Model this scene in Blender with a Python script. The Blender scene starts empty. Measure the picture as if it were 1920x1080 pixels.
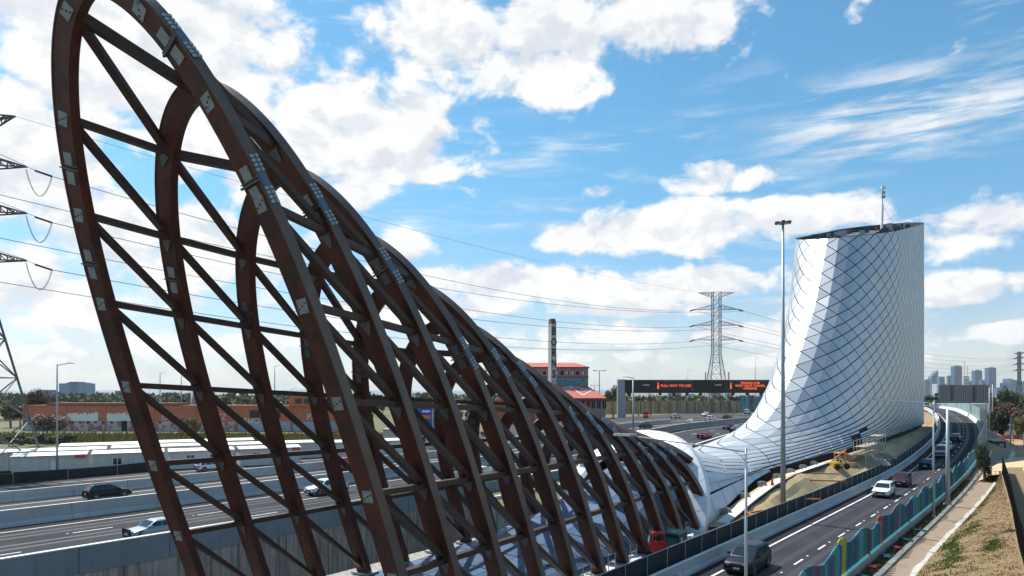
import bpy, bmesh, math, random
from mathutils import Vector, Matrix
random.seed(7)
R = math.radians
scene = bpy.context.scene
col = scene.collection

# ------------------------------------------------------------------ camera, sky, sun, exposure
EYE = 12.0                                   # camera height above the carriageways (m)
cam_d = bpy.data.cameras.new('camera')
cam = bpy.data.objects.new('camera', cam_d); col.objects.link(cam)
cam.location = (0, 0, EYE); cam.rotation_euler = (R(90), 0, 0)
cam_d.sensor_width = 36.0; cam_d.lens = 24.0; cam_d.shift_y = 0.1031
cam_d.clip_start = 0.3; cam_d.clip_end = 60000
scene.camera = cam

SUN_AZ, SUN_EL = -50.0, 57.0                 # azimuth measured from +Y towards +X
sun_d = bpy.data.lights.new('sun', 'SUN'); sun_d.energy = 5.0; sun_d.angle = R(0.55); sun_d.color = (1.0, 0.955, 0.88)
sun = bpy.data.objects.new('sun', sun_d); col.objects.link(sun)
sv = Vector((math.sin(R(SUN_AZ)) * math.cos(R(SUN_EL)), math.cos(R(SUN_AZ)) * math.cos(R(SUN_EL)), math.sin(R(SUN_EL))))
sun.rotation_euler = sv.to_track_quat('Z', 'Y').to_euler(); sun.location = sv * 400
scene.view_settings.view_transform = 'Standard'; scene.view_settings.look = 'None'
scene.view_settings.exposure = 0.34; scene.view_settings.gamma = 1.0; scene.view_settings.use_curve_mapping = False

world = bpy.data.worlds.new('World'); scene.world = world; world.use_nodes = True
world.cycles.sampling_method = 'MANUAL'; world.cycles.sample_map_resolution = 512
def build_sky():
    nt = world.node_tree; nt.nodes.clear()
    N = lambda t, **k: (lambda n: [setattr(n, a, b) for a, b in k.items()] and n or n)(nt.nodes.new(t))
    L = nt.links.new
    def math_(op, a, b=None, clamp=False):
        n = N('ShaderNodeMath', operation=op); n.use_clamp = clamp
        for i, v in enumerate((a, b)):
            if v is None: continue
            if isinstance(v, (int, float)): n.inputs[i].default_value = v
            else: L(v, n.inputs[i])
        return n.outputs[0]
    def rng(v, a, b, c=0.0, d=1.0, smooth=True):
        n = N('ShaderNodeMapRange'); n.interpolation_type = 'SMOOTHSTEP' if smooth else 'LINEAR'
        L(v, n.inputs[0]); 
        for i, x in enumerate((a, b, c, d)): n.inputs[i + 1].default_value = x
        return n.outputs[0]
    tc = N('ShaderNodeTexCoord'); sep = N('ShaderNodeSeparateXYZ'); L(tc.outputs['Generated'], sep.inputs[0])
    x, y, z = sep.outputs
    az = math_('ARCTAN2', x, y); hor = math_('SQRT', math_('ADD', math_('MULTIPLY', x, x), math_('MULTIPLY', y, y)))
    el = math_('ARCTAN2', z, hor)
    pos = N('ShaderNodeCombineXYZ'); L(az, pos.inputs[0]); L(el, pos.inputs[1]); p = pos.outputs[0]
    # cloud masses: azimuth, elevation, half width, half height (degrees), weight
    masses = [(-27, 23, 16, 8.5, 1.12), (-14, 20.5, 13, 6.0, 1.08), (-17, 16.5, 9, 4.0, 1.0), (-9, 18.2, 6, 2.2, 1.05), (-5.5, 27.5, 8, 4.5, 1.05), (3.0, 26.5, 7.5, 5.4, 1.1),
              (13, 28.5, 10, 4.6, 1.0), (-36, 16, 10, 6, 1.05), (-40, 25, 8, 7, 1.0), (-34, 7.5, 12, 4.2, .95), (-22, 11.0, 9, 3.6, 1.0), (29.5, 28.8, 4.4, 2.0, 1.0), (-30, 12, 9, 4, 1.0),
              (-9.5, 12.0, 4.2, 2.4, 1.05), (-8, 9.6, 6, 1.5, .95), (17.5, 16.9, 6.4, 1.7, 1.0), (14, 13.3, 13, 2.7, 1.15), (22.5, 13.3, 8, 2.2, 1.05), (5.5, 12.8, 6, 2.0, 1.05),
              (1.5, 9.2, 9.5, 2.3, 1.05), (15.5, 8.8, 8.5, 2.0, 1.05), (34, 11.3, 6.0, 2.3, 1.05), (33, 7.2, 6, 1.6, .95), (-13, 6.5, 10, 1.9, .95),
              (-25, 3.6, 12, 1.5, .85), (6, 5.0, 12, 1.9, .95), (20, 4.8, 9, 1.7, .9), (34.5, 4.2, 6, 1.1, .85), (7.0, 16.4, 2.4, .8, .75), (-44, 13, 7, 8, 1.0),
              (-5, 7.2, 9, 1.3, .98), (9, 6.9, 9, 1.2, .95), (-18, 4.4, 10, 1.1, .95), (25, 6.0, 8, 1.2, .95), (0, 3.0, 16, .9, .9), (-34, 2.6, 9, .9, .9), (24, 2.6, 9, .8, .9), (42, 18, 5, 3, .85), (-2, 38, 14, 4, .95), (30, 40, 12, 5, .85), (-40, 38, 12, 6, .95)]
    cover = None
    for a, e, w, h, k in masses:
        s = N('ShaderNodeVectorMath', operation='SUBTRACT'); L(p, s.inputs[0]); s.inputs[1].default_value = (R(a), R(e), 0)
        m = N('ShaderNodeVectorMath', operation='MULTIPLY'); L(s.outputs[0], m.inputs[0]); m.inputs[1].default_value = (1 / R(w), 1 / R(h), 0)
        l = N('ShaderNodeVectorMath', operation='LENGTH'); L(m.outputs[0], l.inputs[0])
        f = rng(l.outputs['Value'], 1.28, 0.25, 0.0, k)
        cover = f if cover is None else math_('MAXIMUM', cover, f)
    # the rest of the sky dome keeps broken cloud of the same kind
    def noise(vec, scale, detail, rough, off=(0, 0, 0), stretch=(1, 1.5, 1), dist=0.0):
        mp = N('ShaderNodeMapping'); L(vec, mp.inputs[0]); mp.inputs['Location'].default_value = off; mp.inputs['Scale'].default_value = stretch
        n = N('ShaderNodeTexNoise'); L(mp.outputs[0], n.inputs['Vector'])
        n.inputs['Scale'].default_value = scale; n.inputs['Detail'].default_value = detail; n.inputs['Roughness'].default_value = rough
        n.inputs['Distortion'].default_value = dist
        return n.outputs[0]
    side = rng(math_('ABSOLUTE', az), R(42), R(62)); high = rng(el, R(31), R(44)); away = math_('MAXIMUM', side, high)
    broad = rng(noise(p, 2.6, 3, .5, (3.1, 1.7, 0)), .55, .68)
    cover = math_('MAXIMUM', cover, math_('MULTIPLY', away, broad))
    n1 = noise(p, 13, 7, .56, (0.4, 2.2, 0), dist=.25)
    n1b = noise(p, 13, 6, .56, (0.4 - .012, 2.2 + .035, 0), dist=.25)
    dens = lambda n: math_('ADD', math_('MULTIPLY', cover, .64), math_('MULTIPLY', math_('SUBTRACT', n, .5), 1.75))
    body = rng(dens(n1), .23, .55)
    lit = rng(math_('SUBTRACT', dens(n1), dens(n1b)), -.22, .13)
    soft = noise(p, 5, 3, .55, (7, 3, 0))
    shade = math_('ADD', math_('MULTIPLY', lit, .72), math_('MULTIPLY', rng(soft, .35, .62), .28))
    # thin streaked cirrus between the cumulus
    cir = noise(p, 6.0, 7, .62, (1.2, .3, 0), (1.0, 7.5, 1), .35)
    cirm = rng(noise(p, 3.0, 3, .5, (5.5, 9.1, 0)), .42, .62)
    cirrus = math_('MULTIPLY', math_('MULTIPLY', rng(cir, .47, .78), cirm), .75)
    wl = N('ShaderNodeVectorMath', operation='SUBTRACT'); L(p, wl.inputs[0]); wl.inputs[1].default_value = (R(30), R(19.5), 0)
    wm = N('ShaderNodeVectorMath', operation='MULTIPLY'); L(wl.outputs[0], wm.inputs[0]); wm.inputs[1].default_value = (1 / R(13), 1 / R(4.2), 0)
    wn = N('ShaderNodeVectorMath', operation='LENGTH'); L(wm.outputs[0], wn.inputs[0])
    wisp = math_('MULTIPLY', rng(wn.outputs['Value'], 1.1, .3), rng(cir, .40, .66))
    cirrus = math_('MAXIMUM', cirrus, math_('MULTIPLY', wisp, .85))
    low = math_('MULTIPLY', rng(el, R(9.0), R(.3)), .46)                     # milky air towards the horizon
    mask = math_('MAXIMUM', body, math_('MAXIMUM', cirrus, low))
    sky = N('ShaderNodeTexSky', sky_type='NISHITA'); sky.sun_disc = False
    sky.sun_elevation = R(SUN_EL); sky.sun_rotation = R(SUN_AZ); sky.air_density = 1.15; sky.dust_density = .6; sky.ozone_density = 2.2
    skyc = N('ShaderNodeMix', data_type='RGBA', blend_type='MULTIPLY'); skyc.inputs[0].default_value = 1.0
    L(sky.outputs[0], skyc.inputs[6])
    tn = N('ShaderNodeMix', data_type='RGBA'); L(rng(el, R(1), R(20)), tn.inputs[0]); tn.inputs[6].default_value = (1.0, 1.10, 1.30, 1); tn.inputs[7].default_value = SKY_TINT; L(tn.outputs[2], skyc.inputs[7])
    cc = N('ShaderNodeMix', data_type='RGBA'); L(shade, cc.inputs[0]); cc.inputs[6].default_value = (6.7, 7.1, 7.7, 1); cc.inputs[7].default_value = (9.5, 9.5, 9.4, 1)
    mx = N('ShaderNodeMix', data_type='RGBA'); L(mask, mx.inputs[0]); L(skyc.outputs[2], mx.inputs[6]); L(cc.outputs[2], mx.inputs[7])
    bg = N('ShaderNodeBackground'); L(mx.outputs[2], bg.inputs[0]); bg.inputs[1].default_value = .088
    out = N('ShaderNodeOutputWorld'); L(bg.outputs[0], out.inputs[0])
SKY_TINT = (.74, 1.27, 1.36, 1)
build_sky()

# ------------------------------------------------------------------ frame of the freeway: s along it, t to its right
AX = R(37.68)
US = Vector((math.sin(AX), math.cos(AX), 0)); UT = Vector((math.cos(AX), -math.sin(AX), 0)); UZ = Vector((0, 0, 1))
def P(s, t, z=0.0): return US * s + UT * t + UZ * z
def interp(x, xs, ys):
    if x <= xs[0]: return ys[0]
    for i in range(1, len(xs)):
        if x <= xs[i]:
            k = (x - xs[i - 1]) / (xs[i] - xs[i - 1]); return ys[i - 1] + k * (ys[i] - ys[i - 1])
    return ys[-1]
def smooth_table(xs, ys):
    n = len(xs); m = []
    for i in range(n):
        if i == 0: m.append((ys[1] - ys[0]) / (xs[1] - xs[0]))
        elif i == n - 1: m.append((ys[-1] - ys[-2]) / (xs[-1] - xs[-2]))
        else: m.append(.5 * ((ys[i + 1] - ys[i]) / (xs[i + 1] - xs[i]) + (ys[i] - ys[i - 1]) / (xs[i] - xs[i - 1])))
    def f(x):
        if x <= xs[0]: return ys[0] + m[0] * (x - xs[0])
        if x >= xs[-1]: return ys[-1] + m[-1] * (x - xs[-1])
        for i in range(1, n):
            if x <= xs[i]:
                h = xs[i] - xs[i - 1]; u = (x - xs[i - 1]) / h
                return (ys[i - 1] * (1 + 2 * u) * (1 - u) ** 2 + m[i - 1] * h * u * (1 - u) ** 2 + ys[i] * u * u * (3 - 2 * u) + m[i] * h * u * u * (u - 1))
    return f
zR = lambda s: interp(s, [0, 105, 118, 130, 145, 160, 190, 220, 260, 400], [0, 0, .15, .6, 1.4, 2.3, 4.2, 5.6, 6.5, 7.0])
zL = lambda s: interp(s, [0, 105, 118, 130, 145, 165, 190, 220, 400], [0, 0, .3, .8, 1.8, 2.6, 2.85, 3.0, 3.2])
tEL = smooth_table([-20, 20, 50, 90, 125, 145, 164, 182, 200, 218, 237, 260, 300, 420], [-17.9, -17.4, -16.9, -15.9, -15.45, -15.25, -15.5, -16.6, -18.3, -20.8, -23.7, -27.6, -36, -68])
def B(px, Y): return (px - 960) / 1280 * Y            # bearing seen from the bridge deck -> easting at depth Y

# ------------------------------------------------------------------ materials
MATS = {}
def M(name, base=(.5, .5, .5), rough=.7, metal=0.0, var=.12, scale=1.2, bump=.0, bscale=30.0, second=None, second_amt=(.45, .65), emit=None, estr=1.0, trans=0.0, alpha=1.0, island=0.0, objvar=0.0, coat=0.0, streak=0.0, detail=6, coord='Object', spec=.5):
    if name in MATS: return MATS[name]
    m = bpy.data.materials.new(name); m.use_nodes = True; nt = m.node_tree
    b = nt.nodes['Principled BSDF']; L = nt.links.new
    b.inputs['Roughness'].default_value = rough; b.inputs['Metallic'].default_value = metal
    b.inputs['Specular IOR Level'].default_value = spec
    if coat: b.inputs['Coat Weight'].default_value = coat; b.inputs['Coat Roughness'].default_value = .08
    if trans: b.inputs['Transmission Weight'].default_value = trans
    if alpha < 1: b.inputs['Alpha'].default_value = alpha
    tcn = nt.nodes.new('ShaderNodeTexCoord')
    vec = tcn.outputs[coord]
    n = nt.nodes.new('ShaderNodeTexNoise'); n.inputs['Scale'].default_value = scale; n.inputs['Detail'].default_value = detail; n.inputs['Roughness'].default_value = .6
    L(vec, n.inputs['Vector'])
    cur = None
    rgb = nt.nodes.new('ShaderNodeRGB'); rgb.outputs[0].default_value = (*base, 1); cur = rgb.outputs[0]
    if second:
        mr = nt.nodes.new('ShaderNodeMapRange'); L(n.outputs[0], mr.inputs[0]); mr.inputs[1].default_value = second_amt[0]; mr.inputs[2].default_value = second_amt[1]
        mx = nt.nodes.new('ShaderNodeMix'); mx.data_type = 'RGBA'; L(mr.outputs[0], mx.inputs[0]); L(cur, mx.inputs[6]); mx.inputs[7].default_value = (*second, 1); cur = mx.outputs[2]
    if streak:
        mp = nt.nodes.new('ShaderNodeMapping'); L(vec, mp.inputs[0]); mp.inputs['Scale'].default_value = (2.2, 2.2, .12)
        sn = nt.nodes.new('ShaderNodeTexNoise'); sn.inputs['Scale'].default_value = 1.6; sn.inputs['Detail'].default_value = 5; L(mp.outputs[0], sn.inputs['Vector'])
        mr = nt.nodes.new('ShaderNodeMapRange'); L(sn.outputs[0], mr.inputs[0]); mr.inputs[1].default_value = .42; mr.inputs[2].default_value = .72; mr.inputs[3].default_value = 1.0; mr.inputs[4].default_value = 1 - streak
        mm = nt.nodes.new('ShaderNodeMix'); mm.data_type = 'RGBA'; mm.blend_type = 'MULTIPLY'; mm.inputs[0].default_value = 1; L(cur, mm.inputs[6]); L(mr.outputs[0], mm.inputs[7]); cur = mm.outputs[2]
    hsv = nt.nodes.new('ShaderNodeHueSaturation'); L(cur, hsv.inputs['Color'])
    mr = nt.nodes.new('ShaderNodeMapRange'); mr.inputs[1].default_value = .25; mr.inputs[2].default_value = .75; mr.inputs[3].default_value = 1 - var; mr.inputs[4].default_value = 1 + var; L(n.outputs[0], mr.inputs[0])
    val = mr.outputs[0]
    if island or objvar:
        src = nt.nodes.new('ShaderNodeNewGeometry').outputs['Random Per Island'] if island else nt.nodes.new('ShaderNodeObjectInfo').outputs['Random']
        mi = nt.nodes.new('ShaderNodeMapRange'); mi.inputs[3].default_value = 1 - (island or objvar); mi.inputs[4].default_value = 1 + (island or objvar); L(src, mi.inputs[0])
        mu = nt.nodes.new('ShaderNodeMath'); mu.operation = 'MULTIPLY'; L(val, mu.inputs[0]); L(mi.outputs[0], mu.inputs[1]); val = mu.outputs[0]
        if island:
            mh = nt.nodes.new('ShaderNodeMapRange'); mh.inputs[3].default_value = .5 - .03; mh.inputs[4].default_value = .5 + .03; L(src, mh.inputs[0]); L(mh.outputs[0], hsv.inputs['Hue'])
    L(val, hsv.inputs['Value']); L(hsv.outputs[0], b.inputs['Base Color'])
    if bump:
        bn = nt.nodes.new('ShaderNodeTexNoise'); bn.inputs['Scale'].default_value = bscale; bn.inputs['Detail'].default_value = 5; L(vec, bn.inputs['Vector'])
        bp = nt.nodes.new('ShaderNodeBump'); bp.inputs['Strength'].default_value = bump; bp.inputs['Distance'].default_value = .05; L(bn.outputs[0], bp.inputs['Height']); L(bp.outputs[0], b.inputs['Normal'])
    if emit: b.inputs['Emission Color'].default_value = (*emit, 1); b.inputs['Emission Strength'].default_value = estr
    MATS[name] = m
    return m

STEEL = M('weathering_steel', (.105, .023, .010), .58, .08, var=.5, scale=.7, second=(.040, .012, .007), second_amt=(.46, .62), bump=.15, bscale=14, streak=.35)
FLANGE_LIT = M('flange_steel_lit', (.115, .08, .066), .45, .15, var=.25, scale=.9, bump=.1, bscale=14)  # same steel as the ribs, paler: sky light on outer edges put into the colour
STEEL2 = M('weathering_steel_bar', (.070, .036, .026), .52, .12, var=.4, scale=.8, second=(.036, .019, .014), second_amt=(.4, .65), bump=.12, bscale=14)
GALV = M('galvanised_plate', (.27, .285, .29), .6, .25, var=.3, scale=5)
BOLT = M('dark_bolt', (.03, .03, .03), .5, .3)
BLUEWHITE = M('bolt_strip_paint', (.10, .14, .20), .5, .2, var=.15, scale=8)
BOLTW = M('bolt_head_pale', (.36, .40, .44), .5, .1)
ASPH = M('asphalt', (.034, .035, .042), .92, var=.22, scale=.22, second=(.043, .043, .048), spec=.2, second_amt=(.4, .7), bump=.25, bscale=60)
ASPH_D = M('shoulder_asphalt', (.022, .021, .023), .92, spec=.2, var=.12, scale=.4, bump=.25, bscale=60)
ASPH_L = M('worn_asphalt', (.068, .065, .063), .92, spec=.2, var=.2, scale=.25, bump=.2, bscale=60)
PAINT = M('road_paint', (.78, .77, .72), .6, var=.14, scale=1.5)
CONC = M('precast_concrete', (.46, .47, .47), .82, var=.12, scale=.35, bump=.1, bscale=22, streak=.10)
CONC_W = M('pale_concrete', (.66, .655, .63), .8, var=.1, scale=.5, bump=.1, bscale=22)
CONC_P = M('painted_panel_concrete', (.19, .24, .28), .75, var=.14, scale=.5, streak=.15)
CONC_ST = M('stained_concrete', (.37, .35, .31), .88, var=.2, scale=.35, bump=.2, bscale=12, streak=.6)
BLACK = M('black_mesh_cloth', (.012, .012, .014), .75, var=.2, scale=2)
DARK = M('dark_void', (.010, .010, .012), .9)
POLE = M('pole_galvanised', (.36, .40, .43), .5, .35, var=.06)
GREY = M('grey_metal', (.30, .32, .34), .55, .35, var=.08)
WHITE = M('white_paint', (.78, .78, .75), .55, var=.05)
SAND = M('sand', (.48, .36, .19), .95, var=.2, scale=.35, second=(.33, .235, .135), second_amt=(.52, .68), bump=.5, bscale=5)
DIRT = M('brown_dirt', (.24, .15, .085), .95, var=.25, scale=.6, second=(.33, .24, .15), second_amt=(.45, .65), bump=.5, bscale=6)
LAND = M('dry_grassland', (.16, .135, .06), .95, var=.25, scale=.03, second=(.10, .115, .045), second_amt=(.4, .6), bump=.3, bscale=3)

# ------------------------------------------------------------------ mesh helpers
class MB:
    def __init__(self): self.v = []; self.f = []; self.mi = []; self.cur = 0; self.mats = []
    def mat(self, m):
        if m not in self.mats: self.mats.append(m)
        self.cur = self.mats.index(m); return self
    def add(self, vs, fs):
        o = len(self.v); self.v += [tuple(v) for v in vs]
        for f in fs: self.f.append([o + i for i in f]); self.mi.append(self.cur)
    def quad(self, a, b, c, d): self.add([a, b, c, d], [(0, 1, 2, 3)])
    def box(self, c, size, ax=None):
        c = Vector(c); X, Y, Z = ax or (Vector((1, 0, 0)), Vector((0, 1, 0)), UZ)
        hx, hy, hz = X * size[0] / 2, Y * size[1] / 2, Z * size[2] / 2
        vs = [c + sx * hx + sy * hy + sz * hz for sz in (-1, 1) for sy in (-1, 1) for sx in (-1, 1)]
        self.add(vs, [(0, 2, 3, 1), (4, 5, 7, 6), (0, 1, 5, 4), (2, 6, 7, 3), (0, 4, 6, 2), (1, 3, 7, 5)])
    def beam(self, a, b, w, h, up=UZ, trim=0.0):
        a = Vector(a); b = Vector(b); d = (b - a); l = d.length
        if l < 1e-6: return
        d /= l; side = d.cross(up)
        if side.length < 1e-4: side = d.cross(Vector((1, 0, 0)))
        side.normalize(); u = side.cross(d)
        self.box((a + b) / 2, (l - 2 * trim, w, h), (d, side, u))
    def tube(self, a, b, r0, r1=None, n=10, caps=True):
        r1 = r0 if r1 is None else r1
        a = Vector(a); b = Vector(b); d = (b - a).normalized()
        x = d.cross(UZ) if abs(d.z) < .99 else d.cross(Vector((1, 0, 0))); x.normalize(); y = d.cross(x)
        vs = []
        for c, r in ((a, r0), (b, r1)):
            for i in range(n):
                an = 2 * math.pi * i / n; vs.append(c + (x * math.cos(an) + y * math.sin(an)) * r)
        fs = [(i, (i + 1) % n, n + (i + 1) % n, n + i) for i in range(n)]
        if caps: fs += [tuple(range(n))[::-1], tuple(range(n, 2 * n))]
        self.add(vs, fs)
    def path(self, pts, r, n=6):
        for a, b in zip(pts[:-1], pts[1:]): self.tube(a, b, r, r, n)
    def prism(self, poly, z0, z1):
        n = len(poly); vs = [(*p[:2], z0) for p in poly] + [(*p[:2], z1) for p in poly]
        self.add(vs, [tuple(range(n))[::-1], tuple(range(n, 2 * n))] + [(i, (i + 1) % n, n + (i + 1) % n, n + i) for i in range(n)])
    def loft(self, rings, closed=True, caps=True):
        n = len(rings[0]); vs = [v for r in rings for v in r]; fs = []
        for j in range(len(rings) - 1):
            for i in range(n if closed else n - 1):
                k = (i + 1) % n; fs.append((j * n + i, j * n + k, (j + 1) * n + k, (j + 1) * n + i))
        if caps: fs += [tuple(range(n))[::-1], tuple(range((len(rings) - 1) * n, len(rings) * n))]
        self.add(vs, fs)
    def mesh(self, name, mat=None, smooth=False):
        me = bpy.data.meshes.new(name); me.from_pydata(self.v, [], self.f)
        ms = self.mats or [mat]
        for m in ms: me.materials.append(m)
        if self.mats: me.polygons.foreach_set('material_index', self.mi)
        bm = bmesh.new(); bm.from_mesh(me); bmesh.ops.recalc_face_normals(bm, faces=bm.faces); bm.to_mesh(me); bm.free()
        if smooth: me.polygons.foreach_set('use_smooth', [True] * len(me.polygons))
        me.update(); return me
    def build(self, name, mat=None, parent=None, smooth=False):
        return link(name, self.mesh(name, mat, smooth), parent)
def link(name, me, parent=None, loc=None, rot=None):
    o = bpy.data.objects.new(name, me); col.objects.link(o)
    if parent: o.parent = parent
    if loc is not None: o.location = loc
    if rot is not None: o.rotation_euler = rot
    return o
def tag(o, label, cat, group=None):
    o['label'] = label; o['category'] = cat
    if group: o['group'] = group
    return o
def struct(o, label=None, kind='structure'):
    o['kind'] = kind
    if label: o['label'] = label
    return o
def thing(name, label, cat, loc=(0, 0, 0), rz=0.0, group=None):
    o = bpy.data.objects.new(name, None); col.objects.link(o); o.location = loc; o.rotation_euler = (0, 0, rz)
    o.empty_display_size = .1
    return tag(o, label, cat, group)
def copy_tree(o, parent=None):
    c = o.copy(); col.objects.link(c); c.parent = parent
    for ch in list(o.children): copy_tree(ch, c)
    return c
def frange(a, b, st):
    n = max(1, int(round((b - a) / st))); return [a + (b - a) * i / n for i in range(n + 1)]
def strip(name, ss, t0, t1, zf, mat, parent=None, dz=0.0, thick=0.0):
    m = MB(); f0 = t0 if callable(t0) else (lambda s: t0); f1 = t1 if callable(t1) else (lambda s: t1)
    if thick:
        m.loft([[P(s, f0(s), zf(s) + dz), P(s, f1(s), zf(s) + dz), P(s, f1(s), zf(s) + dz - thick), P(s, f0(s), zf(s) + dz - thick)] for s in ss])
    else:
        m.loft([[P(s, f0(s), zf(s) + dz), P(s, f1(s), zf(s) + dz)] for s in ss], closed=False, caps=False)
    return m.build(name, mat, parent)
def sweep(m, prof, ss, tf, zf):
    m.loft([[P(s, tf(s) + dt, zf(s) + dz) for dt, dz in prof] for s in ss])
def text_mesh(txt, size, mat, depth=.0, align='CENTER', bold=0.0):
    c = bpy.data.curves.new('lettering', 'FONT'); c.body = txt; c.size = size; c.align_x = align; c.align_y = 'CENTER'; c.extrude = depth; c.resolution_u = 3; c.offset = bold
    o = bpy.data.objects.new('lettering', c); col.objects.link(o)
    dg = bpy.context.evaluated_depsgraph_get(); me = bpy.data.meshes.new_from_object(o.evaluated_get(dg)); bpy.data.objects.remove(o); bpy.data.curves.remove(c)
    me.materials.clear(); me.materials.append(mat); return me

# ------------------------------------------------------------------ ground, trough, carriageways
FAR = 26000
def build_ground():
    m = MB(); z = -.25; s0, s1, t0, t1 = -70, 58.2, -54.6, -22.9
    for (a, b, c, d) in ((-FAR, s0, -FAR, FAR), (s1, FAR, -FAR, FAR), (s0, s1, -FAR, t0), (s0, s1, t1, FAR)):
        m.quad(P(a, c, z), P(b, c, z), P(b, d, z), P(a, d, z))
    struct(m.build('ground', LAND))
    m = MB()                                                     # open cutting of the tunnel ramp
    m.quad(P(s0, t0, -6.5), P(s1, t0, -6.5), P(s1, -36.2, -6.5), P(s0, -36.2, -6.5))
    struct(m.build('ramp_road', ASPH_L))
    m = MB()
    m.loft([[P(s, -36.2, -6.5), P(s, -36.2, .32), P(s, -33.2, .32), P(s, -33.2, -6.5)] for s in (s0, s1)])
    struct(m.build('portal_dividing_wall', CONC_ST))
    m = MB(); m.quad(P(s0, -33.2, -3.0), P(s1, -33.2, -3.0), P(s1, -23.6, -3.0), P(s0, -23.6, -3.0)); struct(m.build('portal_floor', ASPH_D))
    m = MB(); m.quad(P(s1, -54.6, -6.5), P(s1, -22.9, -6.5), P(s1, -22.9, -.25), P(s1, -54.6, -.25)); struct(m.build('portal_headwall', CONC_ST))
build_ground()

SS_R = frange(-40, 110, 10) + frange(110, 420, 6)[1:]
SS_L = frange(-70, 100, 15) + frange(100, 420, 8)[1:]
def line(name, ss, tf, zf, w, parent, dz=.008):
    strip(name, ss, lambda s: tf(s) - w / 2, lambda s: tf(s) + w / 2, zf, PAINT, parent, dz)
def dashes(name, s0, s1, step, length, tf, zf, parent, w=.14):
    s = s0
    while s < s1:
        line(name, frange(s, s + length, 1.5), tf, zf, w, parent); s += step
def raised_markers(s0, s1, step, tf, zf, parent):
    s = s0; me = None
    while s < s1:
        if me is None:
            m = MB(); m.loft([[Vector((math.cos(a) * r, math.sin(a) * r, z)) for a in [k * math.pi / 4 for k in range(8)]] for r, z in ((.10, 0), (.085, .03), (.04, .045))]); me = m.mesh('pavement_marker', PAINT)
        link('pavement_marker', me, parent, P(s, tf(s), zf(s) + .006)); s += step
road_r = struct(strip('road', SS_R, lambda s: tEL(s) - 1.15, lambda s: tEL(s) + 7.0, zR, ASPH, thick=1.2))
strip('shoulder', SS_R, lambda s: tEL(s) - 1.12, lambda s: tEL(s) - .12, zR, ASPH_D, road_r, .004)
line('edge_line', SS_R, tEL, zR, .17, road_r)
line('edge_line', SS_R, lambda s: tEL(s) + 6.15, zR, .17, road_r)
dashes('lane_dash', 14, 330, 6.0, 2.0, lambda s: tEL(s) + 3.3, zR, road_r)
raised_markers(17.2, 140, 6.0, lambda s: tEL(s) + 3.3, zR, road_r)

def left_road(name, t0, t1, mat, edges, lanes, off=0.0):
    r = struct(strip(name, SS_L, t0, t1, zL, mat, thick=1.0))
    for e in edges: line('edge_line', SS_L, lambda s, e=e: e, zL, .2, r)
    for i, e in enumerate(lanes): dashes('lane_dash', -14 + off + i * 2.6, 300, 11.0, 3.2, lambda s, e=e: e, zL, r, .17)
    return r
rn = left_road('inner_carriageway', -73.0, -54.3, ASPH, (-70.75, -56.2), (-65.85, -61.05), 4.4)
left_road('middle_carriageway', -89.3, -74.2, ASPH_L, (-87.4, -75.9), (-83.6, -79.8), 2.0)
left_road('outer_carriageway', -108.2, -90.6, ASPH_L, (-104.2, -92.2), (-100.2, -96.2), 6.0)
struct(strip('slip_road', frange(118, 420, 8), lambda s: -108.2 - min(18, max(0, s - 118) * .5), -108.2, zL, ASPH_L, thick=1.0))
raised_markers(-10, 130, 11, lambda s: -65.85, zL, rn); raised_markers(-6, 130, 11, lambda s: -61.05, zL, rn)
strip('worn_lane', SS_L, -73.0, -71.0, zL, ASPH_D, rn, .004)
for tt in (-68.9, -67.4, -64.2, -62.7, -59.4, -57.9):            # tyre-polished wheel paths
    strip('wheel_path', SS_L, tt - .3, tt + .3, zL, M('polished_asphalt', (.029, .029, .035), .65, var=.25, scale=.6), rn, .004)
for tt in (.75, 2.45, 4.0, 5.6):
    strip('wheel_path', SS_R, lambda s, tt=tt: tEL(s) + tt - .28, lambda s, tt=tt: tEL(s) + tt + .28, zR, M('polished_asphalt'), road_r, .004)
m = MB(); m.loft([[P(s, -134, -.25), P(s, -127, zL(s) - .12), P(s, -108.1, zL(s) - .9), P(s, -54.9, zL(s) - .9), P(s, -54.9, -.25)] for s in frange(104, 420, 8)]); struct(m.build('road_embankment', LAND))
m = MB(); m.loft([[P(s, tEL(s) - 8, -.3), P(s, tEL(s) - 1.1, zR(s) - .3), P(s, tEL(s) + 7.4, zR(s) - .3), P(s, tEL(s) + 14, -.3)] for s in frange(112, 420, 6)]); struct(m.build('road_bank', DIRT))

# ------------------------------------------------------------------ concrete barriers: each one a row of precast units
def barrier(name, label, prof, s0, s1, unit, tf, zf, mat, cap=None, joint=.025, part='barrier_unit', sub=2.5):
    root = thing(name, label, 'barrier', P(s0, tf(s0), 0))
    inv = Matrix.Translation(-root.location)
    s = s0
    while s < s1 - .5:
        e = min(s + unit, s1); m = MB(); sweep(m, prof, frange(s + joint, e - joint, sub), tf, zf)
        m.v = [tuple(Vector(v) - root.location) for v in m.v]; m.build(part, mat, root)
        s = e
    if cap:
        m = MB(); sweep(m, cap, frange(s0, s1, 4), tf, zf); m.v = [tuple(Vector(v) - root.location) for v in m.v]; m.build('capping', WHITE if name != 'retaining_wall' else CONC_W, root)
    return root
def at0(root, m): m.v = [tuple(Vector(v) - root.location) for v in m.v]; return m
JER = lambda h: [(-.32, 0), (-.30, .18), (-.16, .36), (-.11, h), (.11, h), (.16, .36), (.30, .18), (.32, 0)]
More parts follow.
